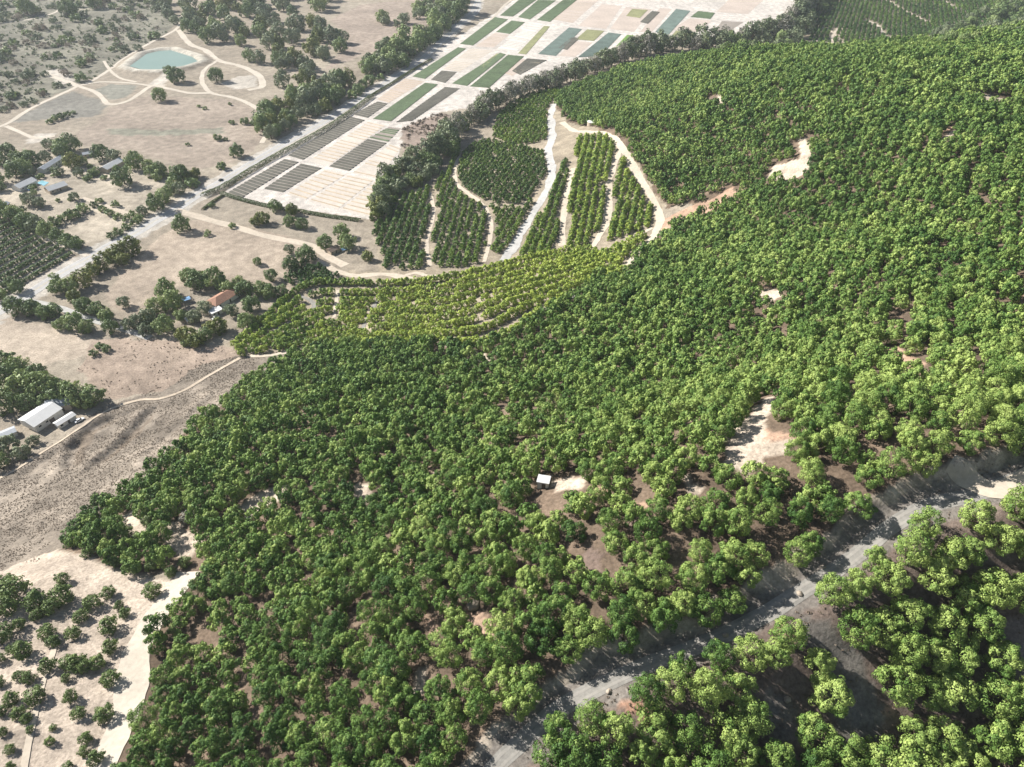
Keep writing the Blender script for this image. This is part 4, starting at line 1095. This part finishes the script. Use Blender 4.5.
thicket([(2,216),(0,202),(20,208),(60,230),(90,244),(84,249),(50,234),(20,220)], 8, 10, ['oak','olive','shrub'], 'trees round the farmyard', 10, items)
thicket([(20,178),(60,150),(96,160),(120,176),(100,184),(64,180),(30,196)], 13, 8, ['oak','shrub','olive','shrub'], 'trees round the farmyard', 11, items, .9)
thicket([(-20,150),(30,150),(60,140),(66,152),(30,168),(10,190),(-20,190)], 11, 13, ['oak','olive','oak'], 'trees round the farmyard', 12, items)
thicket([(148,162),(172,170),(200,176),(192,186),(176,182),(150,172)], 9, 11, ['oak','yellow','shrub'], 'trees along the main road verge', 13, items)
VMARKS = [('the turquoise pond', (165,62)), ('the hub of the white tracks', (80,86)), ('the small ring track', (225,80)), ('the long brown field strip', (170,131)), ('the farmyard pool', (42,183)), ('the white barn in the farmyard', (113,168)), ('the fenced pale paddock', (95,222)),
 ('the row orchard', (30,260)), ('the side lane turning off the road', (62,310)), ('the tile-roofed house', (225,302)), ('the blue tarps', (188,303)), ('the roadside bushes at the pale field', (105,265)), ('the white-roofed shed by the brush slope', (45,418)), ('the oak clump over the brush slope', (60,388)), ('the field entrance lane', (290,241)),
 ('the small cabin by the grove road', (338,246)), ('the road beside the striped plots', (288,142)), ('the road where the thicket ends', (352,104)), ('the upper end of the straight road', (445,38)), ('the pasture above the road', (400,35)), ('the road at the top edge', (462,4)), ('the dense wood over the ring track', (225,30)), ('the brown thicket left of the pasture', (305,45)), ('the bare patch behind the thicket', (240,115)), ('the lane into the upper scrub', (182,12)), ('the corner of the crop fields', (223,195)), ('the bare field corner by the farm', (20,345)), ('the far lane at the top corner', (50,12)), ('the road junction', (176,210)), ('the driveway to the tiled house', (130,331)), ('the thicket middle', (290,100)), ('the row of trees over the orchard', (40,228))]
name_by_place(items, VMARKS)

# windbreak along the foot of the hill
items = []
WB = [(376,214),(384,196),(392,182),(405,172),(420,166),(432,158),(445,148),(455,138),(466,128),(480,116),(500,105),(520,97),(545,88),(570,80),(600,70),(615,63),(640,54),(665,50),(690,48),(715,46),(740,42),(765,38),(785,30),(800,18),(808,2)]
WL = pline(WB, 4.6)
rb = np.random.default_rng(77); acc = 0
for i in range(len(WL)):
    x, y = WL[i]
    px_, py_, dd = project(np.array([[x, y, float(zf(np.array([x]), np.array([y]))[0])]])); px_, py_ = float(px_[0]), float(py_[0])
    near_ = px_ < 460
    q = rb.normal(0, 3.0 if near_ else 2.0)
    kd = rb.choice(['windbreak','oak','yellow','windbreak'] if px_ < 440 else (['windbreak','windbreak','leafless','oak'] if px_ < 490 else (['leafless','windbreak','leafless','windbreak'] if px_ < 650 else ['windbreak','leafless','windbreak','oak'])))
    plant(kd, px_ + q, py_ - 3 + rb.normal(0, 1.5), (16 if near_ else 13) * rb.uniform(.8, 1.3), 'windbreak trees along the foot of the hill', items, 1.0)
thicket([(378,214),(392,186),(420,172),(444,152),(462,136),(474,128),(470,140),(452,156),(440,172),(416,184),(400,196),(384,218)], 16, 14, ['windbreak','oak','oak','yellow','olive'], 'windbreak trees along the foot of the hill', 21, items)
thicket([(700,50),(740,46),(770,40),(800,22),(812,10),(806,40),(780,50),(740,54)], 22, 12, ['windbreak','oak','oak','olive'], 'windbreak trees along the foot of the hill', 22, items)
thicket([(812,4),(790,-8),(840,-12),(832,4),(822,12)], 8, 12, ['oak','oak'], 'windbreak trees along the foot of the hill', 23, items)
thicket([(925,38),(960,22),(1000,4),(1040,2),(1040,32),(1000,36),(950,44)], 46, 11, ['oak','oak','olive'], 'trees on the ridge by the upper orchard', 24, items)
name_by_place(items, [('the lower corner of the striped plots', (372,219)), ('the brown reed patch', (425,130)), ('the bend of the field edge', (402,140)), ('the pale fallow plot', (450,108)), ('the head of the grey lane', (553,104)), ('the far crop plots edge', (520,90)), ('the bluish plot', (597,55)), ('the bright green plot', (622,48)), ('the long bluish plot', (668,36)), ('the olive plot', (691,40)), ('the last tilled soil', (760,30)), ('the corner of the upper orchard', (808,30)), ('the upper orchard track', (842,45)), ('the top edge over the windbreak', (812,4)), ('the ridge by the upper orchard', (985,36)), ('the clearing on the ridge top', (1012,12))])

# scrub of the upper left
items = []
rs_ = np.random.default_rng(55)
pgp = np.array(G['scrub'], float); cnt = 0; own = []
while cnt < 230:
    q = pgp.min(0) + rs_.random(2) * (pgp.max(0) - pgp.min(0))
    if q[0] < -25 or not inside(q[None], pgp)[0]: continue
    w = at(*q)
    if not free_of_tracks(w[None], 1.0)[0]: continue
    if vnoise(w[None], 70, 61)[0] + .4 * vnoise(w[None], 25, 62)[0] < -0.12 and rs_.random() < .8: continue
    cnt += 1
    plant(['greyshrub','greyshrub','shrub','dryshrub'][int(rs_.integers(4))], q[0], q[1], rs_.uniform(3.5, 10) * (1 if rs_.random() < .8 else 1.4), 'shrubs of the upper scrubland', items, .9)
name_by_place(items, [('the turquoise pond', (165,62)), ('the hub of the white tracks', (80,86)), ('the far lane bend', (58,11)), ('the lane into the upper scrub', (182,12)), ('the pale spur by the track hub', (48,75)), ('the straight white track', (30,108)), ('the track fork at the pond corner', (104,62)), ('the top picture edge over the scrub', (120,2)), ('the far lane at the top corner', (10,22)), ('the scrub centre', (60,50)), ('the scrub hollow', (20,60)), ('the scrub crest', (100,35)), ('the scrub edge over the pond', (140,30)), ('the left picture edge in the scrub', (0,90)), ('the pale hump in the scrub', (35,85)), ('the dense scrub under the lane', (30,38)), ('the scrub fringe by the track', (85,68)), ('the scrub by the top wood', (160,12)), ('the scrub saddle', (80,22))])

# ---- the row orchard by the main road
LO = GW['left_orchard']
Q = rows(LO, at(45,234) - at(0,258), 8.6, 2.2, 400, .05)
Q = Q[free_of_tracks(Q, 2.0)]
lz = zf(Q[:, 0], Q[:, 1]); px, py, dep = project(np.c_[Q, lz])
m = (px > -60) & (px < 90); Q, lz, px = Q[m], lz[m], px[m]
prs = [proto(420 + k, 220, .42, h=1.3, base=.08, lobes=6, spread=.5, lr=(.4, .5), sub=4, sr=(.2, .28), jit=.26, tvar=.2) for k in range(4)]
LM = []
for V, t in prs:
    me = leaf_mesh('orchard_shrub_tree', V, t, .45); me.materials.append(M['row']); LM.append(me)
vis = np.where((px > 0))[0]; items = []
print('row orchard', len(Q), len(vis))
sel = vis[np.argsort(-(2.0 / project(np.c_[Q, lz])[2][vis]))][:300]
for i in sel:
    o = link('dwarf_citrus_tree', r_.choice(LM)); sc = r_.uniform(1.5, 1.85)
    o.location = (Q[i, 0], Q[i, 1], lz[i]); o.scale = (sc, sc, sc * .95); o.rotation_euler = (0, 0, r_.random() * 6.28)
    tag(o, None, 'tree', 'trees of the row orchard by the main road')
    items.append((o, Q[i], 'low green', 'dwarf citrus tree'))
name_by_place(items, [('the orchard corner by the driveway', (76,252)), ('the orchard corner by the road', (48,275)), ('the orchard edge at the side lane', (14,297)), ('the top orchard corner', (2,222)), ('the orchard edge under the tree row', (40,238)), ('the orchard centre', (25,258)), ('the bare spot in the orchard', (3,278)), ('the picture edge in mid orchard', (0,250)), ('the orchard road side', (32,287)), ('the last full orchard row', (60,258)), ('the inner rows', (15,240)), ('the lower orchard rows', (8,290))])
oth = np.setdiff1d(np.arange(len(Q)), sel)
if len(oth):
    merged('row_orchard', 'row', prs, np.c_[Q, lz][oth], np.full(len(oth), 1.65), RNG.random(len(oth)) * 6.28, np.full(len(oth), .45), RNG.integers(0, 4, len(oth)))

# ---- hedges round the crop plots
def hedge(pix, w, h, label, mat='hedge', seed=0):
    L = pline(pix, 1.6); r = np.random.default_rng(seed)
    n = int(len(L) * 75); i = r.integers(0, len(L) - 1, n); t = r.random(n)[:, None]
    p = L[i] * (1 - t) + L[i + 1] * t; T = unit(L[i + 1] - L[i]); Nn = np.c_[-T[:, 1], T[:, 0]]
    a = r.random(n) * PI; hh = h * (1 + .25 * vnoise(p, 5, seed + 3))
    off = np.cos(a) * w / 2; up = np.sin(a) ** .6 * hh
    p = p + Nn * off[:, None]; pos = np.c_[p, zf(p[:, 0], p[:, 1]) + up]
    nrm = unit(np.c_[Nn * np.cos(a)[:, None], np.sin(a)] + r.normal(0, .4, (n, 3)))
    A = unit(np.cross(nrm, unit(r.normal(0, 1, (n, 3))))); B = np.cross(nrm, A); s = .7 * r.uniform(.7, 1.3, n)[:, None]
    V = np.stack([pos - A * s * .5, pos - B * s * .4, pos + A * s * .5, pos + B * s * .4], 1).reshape(-1, 3)
    o = link('hedge', leaf_mesh('hedge', V, np.repeat(r.normal(0, .15, n), 4), .45), mat)
    return tag(o, label, 'hedge')
hedge([(203,197),(225,187),(262,165),(300,144),(330,127),(352,112),(372,97)], 6.0, 3.0, 'long dark green hedge between the main road and the striped crop plots', seed=1)
hedge([(222,194),(245,201),(270,207),(300,212),(330,217),(360,221)], 4.2, 1.9, 'low green hedge along the lower end of the crop plots', seed=2)
hedge([(372,96),(392,84),(414,70),(432,60)], 3.2, 2.2, 'short green hedge between the road and the upper green plots', seed=3)
hedge([(223,196),(212,203),(203,210)], 2.6, 1.4, 'tiny hedge turning from the crop corner to the field lane', seed=4)

# ---- uncountable ground cover
def tufts(name, W, dens, size, mat, seed, label, test=None, nq=5, gate=-.1):
    r = np.random.default_rng(seed)
    A = abs(np.sum(W[:, 0] * np.roll(W[:, 1], -1) - np.roll(W[:, 0], -1) * W[:, 1])) / 2
    n = int(A * dens); P = W.min(0) + r.random((n * 4, 2)) * (W.max(0) - W.min(0)); P = P[inside(P + (np.c_[vnoise(P, 13, 81), vnoise(P, 13, 82)] + .5 * np.c_[vnoise(P, 4, 83), vnoise(P, 4, 84)]) * 12, W)][:n]
    P = P[vnoise(P, 9, seed + 1) + .5 * vnoise(P, 2.7, seed + 2) > gate]
    P = P[free_of_tracks(P, .5)]
    if test is not None: P = P[test(P)]
    ok = in_view(P, zf(P[:, 0], P[:, 1]), 60, 60)[0]; P = P[ok]; n = len(P)
    prs = [proto(seed * 10 + k, nq * 6, .8, h=.8, base=.02, lobes=4, spread=.5, lr=(.4, .5), sub=3, sr=(.25, .4), jit=.6, tvar=.3) for k in range(3)]
    o = merged(name, mat, prs, np.c_[P, zf(P[:, 0], P[:, 1])], size * r.uniform(.6, 1.5, n), r.random(n) * 6.28, .5 + r.normal(0, .2, n), r.integers(0, 3, n))
    tag(o, label, 'ground cover'); return o
tufts('dry_brush', GW['brush'], 1.5, .19, 'brush', 501, 'grey-brown dry brush covering the bare slope below the grove', gate=-.25, nq=4)
tufts('dry_reeds', GW['reeds'], .09, 1.0, 'dry', 503, 'brown dry reeds beside the field edge')
tufts('scrub_cover', GW['scrub'], .014, 1.4, 'olive', 504, 'grey-green low scrub cover of the upper valley')
tufts('dry_weeds', GW['bottom_soil'], .55, .22, 'brush', 505, 'short dry weeds on the shaded hillside ground', lambda P: (line_dist(P, HILL_ROAD, 60)[0] > 2.6))
tufts('field_weeds', GW['field_d'], .12, .28, 'brush', 506, 'dry weeds on the tan field')

# ------------------------------------------------------------------ buildings
def house(name, a, b, w, hw, roof, rmat, wmat, label, cat, rise=None, nwin=2, eave=.45):
    A, B = at(*a), at(*b); c = (A + B) / 2; L = float(np.linalg.norm(B - A)); yaw = math.atan2(*(B - A)[::-1])
    z = float(zf(np.array([c[0]]), np.array([c[1]]))[0])
    e = empty(name, (c[0], c[1], z), yaw); tag(e, label, cat)
    rise = w * .22 if rise is None else rise
    hl, hw2 = L / 2, w / 2
    wl = MB()
    vs = [(-hl,-hw2,-.6),(hl,-hw2,-.6),(hl,hw2,-.6),(-hl,hw2,-.6),(-hl,-hw2,hw),(hl,-hw2,hw),(hl,hw2,hw),(-hl,hw2,hw)]
    fs = [(0,1,5,4),(1,2,6,5),(2,3,7,6),(3,0,4,7),(4,5,6,7)]
    if roof == 'gable':
        vs += [(-hl,0,hw + rise - .12),(hl,0,hw + rise - .12)]; fs += [(4,7,8),(5,9,6)]
    wl.add(vs, fs); wl.build('wall', wmat, e)
    rf = MB(); o = eave; t = .16; x = hl + o; y = hw2 + o; dz = rise * o / hw2
    if roof == 'gable':
        top = [(-x,-y,hw - dz + t),(x,-y,hw - dz + t),(x,0,hw + rise + t),(-x,0,hw + rise + t),(-x,y,hw - dz + t),(x,y,hw - dz + t)]
        bot = [(p[0], p[1], p[2] - t + .012) for p in top]
        rf.add(top + bot, [(0,1,2,3),(3,2,5,4),(7,6,9,8),(8,9,10,11),(0,6,7,1),(4,5,11,10),(0,3,9,6),(3,4,10,9),(1,7,8,2),(2,8,11,5)])
    elif roof == 'hip':
        r = max(hl - hw2, .3)
        top = [(-x,-y,hw - dz + t),(x,-y,hw - dz + t),(x,y,hw - dz + t),(-x,y,hw - dz + t),(-r,0,hw + rise + t),(r,0,hw + rise + t)]
        bot = [(p[0], p[1], p[2] - t) for p in top[:4]]
        rf.add(top + bot, [(0,1,5,4),(1,2,5),(2,3,4,5),(3,0,4),(0,6,7,1),(1,7,8,2),(2,8,9,3),(3,9,6,0),(6,9,8,7)])
    else:
        rf.box((0, 0, hw + .10), (2 * x, 2 * y, .18))
    ro = rf.build('roof', rmat, e)
    if roof == 'hip':
        ch = MB(); ch.box((hl * .3, hw2 * .35, hw + rise * .8 + .5), (.7, .7, 1.3)); ch.build('chimney', 'tan_wall', ro)
    d = MB(); d.box((hl * .15, -hw2 - .03, 1.05), (1.1 if hw < 3.3 else 2.6, .05, 2.1 if hw < 3.3 else 2.8)); d.build('door', 'dark_door', e)
    for s in (-1, 1):
        for i in range(nwin):
            xx = -hl * .7 + i * (1.5 * hl / max(1, nwin)) + (.0 if s > 0 else .2)
            if s < 0 and abs(xx - hl * .15) < 1.6: continue
            f = MB(); f.box((xx, s * (hw2 + .03), hw * .58), (1.5, .05, 1.1)); fo = f.build('window', 'white_wall', e)
            p = MB(); p.box((xx, s * (hw2 + .062), hw * .58), (1.3, .02, .9)); p.build('pane', 'glass', fo)
    return e
house('tiled_house', (212,308), (235,294), 9.5, 3.0, 'hip', 'tile_roof', 'white_wall', 'orange tile-roofed house among dark trees at the edge of the tan field', 'house')
house('garden_wing', (211,315.5), (221,311), 5.5, 2.6, 'flat', 'white_roof', 'white_wall', 'white flat-roofed building in front of the orange tile-roofed house', 'building', nwin=1)
house('garden_shed', (187,323), (194,320), 4.0, 2.4, 'gable', 'grey_roof', 'tan_wall', 'small grey-roofed shed under trees down the lane from the tiled house', 'shed', nwin=1)
house('white_barn', (30,429), (57,411), 11.5, 4.0, 'gable', 'white_roof', 'white_wall', 'broad white-roofed barn beside the brush slope and the oak clump', 'barn', rise=1.6, nwin=3)
house('long_shed', (58,428), (75,417.5), 3.6, 2.6, 'gable', 'white_roof', 'white_wall', 'narrow white-roofed shed between the broad white barn and the brush slope', 'shed', rise=.6, nwin=2)
house('grey_barn', (50,409), (74,404.5), 8.0, 3.6, 'gable', 'grey_roof', 'tan_wall', 'grey metal-roofed barn behind the broad white barn', 'barn', nwin=2)
house('mobile_home', (0,440), (17,433), 4.6, 2.7, 'gable', 'grey_roof', 'white_wall', 'pale mobile home at the picture edge near the broad white barn', 'mobile home', rise=.6, nwin=3)
house('farm_barn', (104.5,173), (121,164), 8.5, 3.6, 'gable', 'white_roof', 'tan_wall', 'white-roofed barn standing alone in the pale dirt farmyard', 'barn', nwin=2)
house('long_workshop', (42,173), (62,160.5), 6.5, 3.2, 'gable', 'grey_roof', 'white_wall', 'long blue-grey roofed workshop between trees behind the farmyard', 'workshop', nwin=4)
house('farmhouse', (17,191), (34,183), 9.0, 3.0, 'gable', 'white_roof', 'white_wall', 'white-roofed farmhouse beside the small blue pool', 'house', nwin=3)
house('brown_house', (48,193), (66,187), 9.0, 3.0, 'gable', 'white_roof', 'tan_wall', 'pale-roofed house on the road side of the small blue pool', 'house', nwin=3)
house('tool_shed', (0,212), (8,206), 5.0, 2.8, 'gable', 'grey_roof', 'tan_wall', 'grey shed at the picture edge behind the row orchard', 'shed', nwin=1)
house('yard_shed', (84,157), (95,155), 5.0, 2.8, 'gable', 'grey_roof', 'tan_wall', 'small grey-roofed shed under the trees beyond the farmyard barn', 'shed', nwin=1)
house('grove_cabin', (329,254), (338,250), 5.5, 2.6, 'gable', 'brown_roof', 'tan_wall', 'brown-roofed cabin under trees where the lane enters the grove', 'cabin', nwin=1)
house('white_shed', (538,486), (549,485), 2.6, 2.6, 'flat', 'white_roof', 'white_wall', 'small white flat-roofed shed alone in the middle of the dense grove', 'shed', nwin=1, eave=.25)
house('red_shed', (697,78), (705,77), 4.0, 3.0, 'gable', 'tile_roof', 'tan_wall', 'tiny red-roofed shed hidden in the far upper grove', 'shed', nwin=1)
def tank(px, py, r, h, label):
    p = ground(px, py); e = empty('water_tank', p); tag(e, label, 'water tank')
    b = MB(); b.tube([(0, 0, -.4), (0, 0, h)], [r, r], 24, False); b.build('tank_wall', 'tan_wall', e)
    l = MB(); l.tube([(0, 0, h - .02), (0, 0, h + .1), (0, 0, h + r * .22)], [r * 1.03, r * 1.03, r * .12], 24); lo = l.build('tank_lid', 'white_roof', e)
    hch = MB(); hch.tube([(r * .5, 0, h + .1), (r * .5, 0, h + r * .22)], [.35, .35], 10); hch.build('hatch', 'grey_roof', lo)
    ld = MB()
    for s in (-.22, .22): ld.tube([(s, -r - .12, 0), (s, -r - .12, h + .4)], [.03, .03], 5)
    for k in range(int(h / .35)): ld.tube([(-.22, -r - .12, .3 + k * .35), (.22, -r - .12, .3 + k * .35)], [.02, .02], 5)
    ld.build('ladder', 'grey_roof', e)
tank(592, 125, 4.2, 3.0, 'round pale water tank at the head of the terrace lanes')
surface('pool_water', poly([(36,183),(42,180.5),(49,182.5),(44,186)]), float(zf(*[np.array([q]) for q in at(42, 183)])[0]) + .14, 'pool')
# blue tarps over garden frames by the tiled house
for k, (px, py, sz, lab) in enumerate([(187,302,5.0,'blue tarp stretched on posts among trees near the tiled house'), (345,252,4.0,'blue tarp on posts beside the brown-roofed cabin')]):
    p = ground(px, py); e = empty('tarp_canopy', p, .6); tag(e, lab, 'canopy')
    q = MB(); m_ = 8; vs = []
    for i in range(m_ + 1):
        for j in range(m_ + 1):
            u, v = i / m_ - .5, j / m_ - .5
            vs.append((u * sz, v * sz * .8, 2.4 + .5 * (1 - abs(2 * v)) - .25 * (1 - (2 * u) ** 2) * (1 - (2 * v) ** 2)))
    fs = [(i * (m_ + 1) + j, (i + 1) * (m_ + 1) + j, (i + 1) * (m_ + 1) + j + 1, i * (m_ + 1) + j + 1) for i in range(m_) for j in range(m_)]
    q.add(vs, fs); q.build('tarp', 'blue_tarp', e)
    for sx in (-1, 1):
        for sy in (-1, 1):
            t_ = MB(); t_.tube([(sx * sz * .48, sy * sz * .38, -.2), (sx * sz * .48, sy * sz * .38, 2.42)], [.05, .05], 6); t_.build('post', 'grey_roof', e)

# ---- vehicles
def car(px, py, yawpix, mat, label, L=4.6, kind='parked_car', cat='car'):
    p = ground(px, py); q = at(*yawpix); yaw = math.atan2(q[1] - p[1], q[0] - p[0])
    e = empty(kind, (p[0], p[1], p[2] + .10), yaw); tag(e, label, cat)
    sec = [(-.5,.35,.62,.80),(-.47,.28,.78,.86),(-.25,.26,.86,.90),(.15,.26,.88,.90),(.40,.27,.80,.88),(.5,.36,.62,.76)]
    b = MB(); vs = []
    for x, z0, z1, hw in sec:
        vs += [(x * L, -hw, z0), (x * L, -hw * 1.02, (z0 + z1) / 2), (x * L, -hw * .92, z1), (x * L, hw * .92, z1), (x * L, hw * 1.02, (z0 + z1) / 2), (x * L, hw, z0)]
    fs = []
    for i in range(len(sec) - 1):
        for k in range(6): fs.append((i * 6 + k, i * 6 + (k + 1) % 6, (i + 1) * 6 + (k + 1) % 6, (i + 1) * 6 + k))
    fs += [tuple(range(5, -1, -1)), tuple(range(len(vs) - 6, len(vs)))]
    b.add(vs, fs); b.build('body', mat, e)
    c = MB(); zs, zt = .865, 1.42
    c.add([(-.34 * L,-.76,zs),(.24 * L,-.76,zs),(.24 * L,.76,zs),(-.34 * L,.76,zs),(-.24 * L,-.6,zt),(.08 * L,-.6,zt),(.08 * L,.6,zt),(-.24 * L,.6,zt)], [(0,1,5,4),(1,2,6,5),(2,3,7,6),(3,0,4,7)])
    c.build('window', 'glass', e)
    r = MB(); r.box((-.08 * L, 0, zt + .02), (.34 * L, 1.24, .05)); r.build('roof', mat, e)
    for sx in (-.31, .32):
        for sy in (-1, 1):
            w = MB(); w.tube([(sx * L, sy * .70, .33), (sx * L, sy * .90, .33)], [.33, .33], 14); w.add([(sx * L + .33 * math.cos(a), sy * .9, .33 + .33 * math.sin(a)) for a in np.linspace(0, 2 * PI, 14, endpoint=False)], [tuple(range(14))]); w.build('wheel', 'tyre', e)
    return e
car(221, 180.5, (231,175.5), 'car_dark', 'dark car driving along the main road beside the hedge', kind='car')
car(432, 50, (440,45), 'car_white', 'white car on the main road below the pasture trees', kind='car')
car(446, 3.5, (447,8), 'car_white', 'white car parked under the trees at the top edge of the picture', 5.2)
car(442, 19, (448,15), 'car_white', 'white car parked beside the road opposite the upper green plots', 5.2)
car(216, 318.5, (221,316), 'car_white', 'white car parked in front of the tile-roofed house')
car(29, 190, (33,193), 'car_blue', 'blue car parked beside the white-roofed farmhouse')
car(80, 421, (86,418), 'car_white', 'white car parked at the end of the narrow white-roofed shed')
# ---- boulders
def boulder(px, py, r, label, seed):
    p = ground(px, py); rr = np.random.default_rng(seed)
    V, F = [], []
    nu, nv = 14, 9
    for j in range(nv + 1):
        th = PI * j / nv
        for i in range(nu): V.append((math.sin(th) * math.cos(2 * PI * i / nu), math.sin(th) * math.sin(2 * PI * i / nu), math.cos(th)))
    V = np.array(V); V *= (1 + .55 * vnoise(V[:, :2] * 3 + 7 * V[:, 2:3] + seed, 1.6, seed) + .3 * vnoise(V[:, :2] * 9 - 5 * V[:, 2:3], 1.3, seed + 1))[:, None]
    V *= np.array([r, r * .8, r * .5])
    for j in range(nv):
        for i in range(nu): F.append((j * nu + i, (j + 1) * nu + i, (j + 1) * nu + (i + 1) % nu, j * nu + (i + 1) % nu))
    o = link('boulder', np_mesh('boulder', V, np.array(F)), 'rock'); o.location = (p[0], p[1], p[2] + r * .2); o.rotation_euler = (0, 0, seed)
    tag(o, label, 'boulder', 'boulders on the hillside')
boulder(474, 606, 1.9, 'large grey boulder in the hollow above the long red scar', 1)
boulder(800, 593, .8, 'pale boulder on the sunlit white patch of the grey road', 2)
boulder(726, 634, .7, 'small pale boulder on the shaded middle of the grey road', 3)
boulder(609, 692, .7, 'small pale boulder where the red dirt spur leaves the road', 4)
boulder(548, 730, .7, 'small pale boulder near the lower end of the grey road', 5)
boulder(824, 565, .6, 'small white boulder at the foot of the road bank', 6)
boulder(787, 700, .8, 'grey boulder on the bare ledge below the red dirt spur', 7)
# ------------------------------------------------------------------ light, air, look
SUN_EL, SUN_AZ = math.radians(34), math.radians(-64)      # azimuth from +Y towards +X
w = bpy.data.worlds.new('World'); S.world = w; w.use_nodes = True
nt = w.node_tree
bg = nt.nodes['Background']; sky = nt.nodes.new('ShaderNodeTexSky'); sky.sky_type = 'NISHITA'; sky.sun_disc = False
sky.sun_elevation = SUN_EL; sky.sun_rotation = SUN_AZ
nt.links.new(sky.outputs[0], bg.inputs[0]); bg.inputs[1].default_value = 0.05
sl = bpy.data.lights.new('sun', 'SUN'); sl.energy = 4.8; sl.angle = math.radians(0.5); sl.color = (1.0, 0.97, 0.925)
so = bpy.data.objects.new('sun', sl); COL.objects.link(so)
dvec = Vector((math.sin(SUN_AZ) * math.cos(SUN_EL), math.cos(SUN_AZ) * math.cos(SUN_EL), math.sin(SUN_EL)))
so.rotation_euler = dvec.to_track_quat('Z', 'Y').to_euler(); so.location = (-300, 200, 400)
if HAZE:
    hb = MB(); hb.box((0, 2200, 150 - 35), (10400, 8000, 380)); ho = hb.build('haze', None)
    hm, nt, out = new_mat('thin_valley_haze')
    pv = N(nt, 'ShaderNodeVolumePrincipled'); pv.inputs['Density'].default_value = HAZE
    pv.inputs['Color'].default_value = (0.86, 0.93, 1.0, 1); pv.inputs['Anisotropy'].default_value = 0.2
    nt.links.new(pv.outputs[0], out.inputs['Volume']); ho.data.materials.append(hm); tag(ho, kind='stuff')
S.view_settings.view_transform = 'Standard'; S.view_settings.look = 'None'; S.view_settings.gamma = 1.0
S.view_settings.exposure = EXPO
S.cycles.max_bounces = 6; S.cycles.diffuse_bounces = 3; S.cycles.transmission_bounces = 3; S.cycles.volume_bounces = 1
S.cycles.use_denoising = True
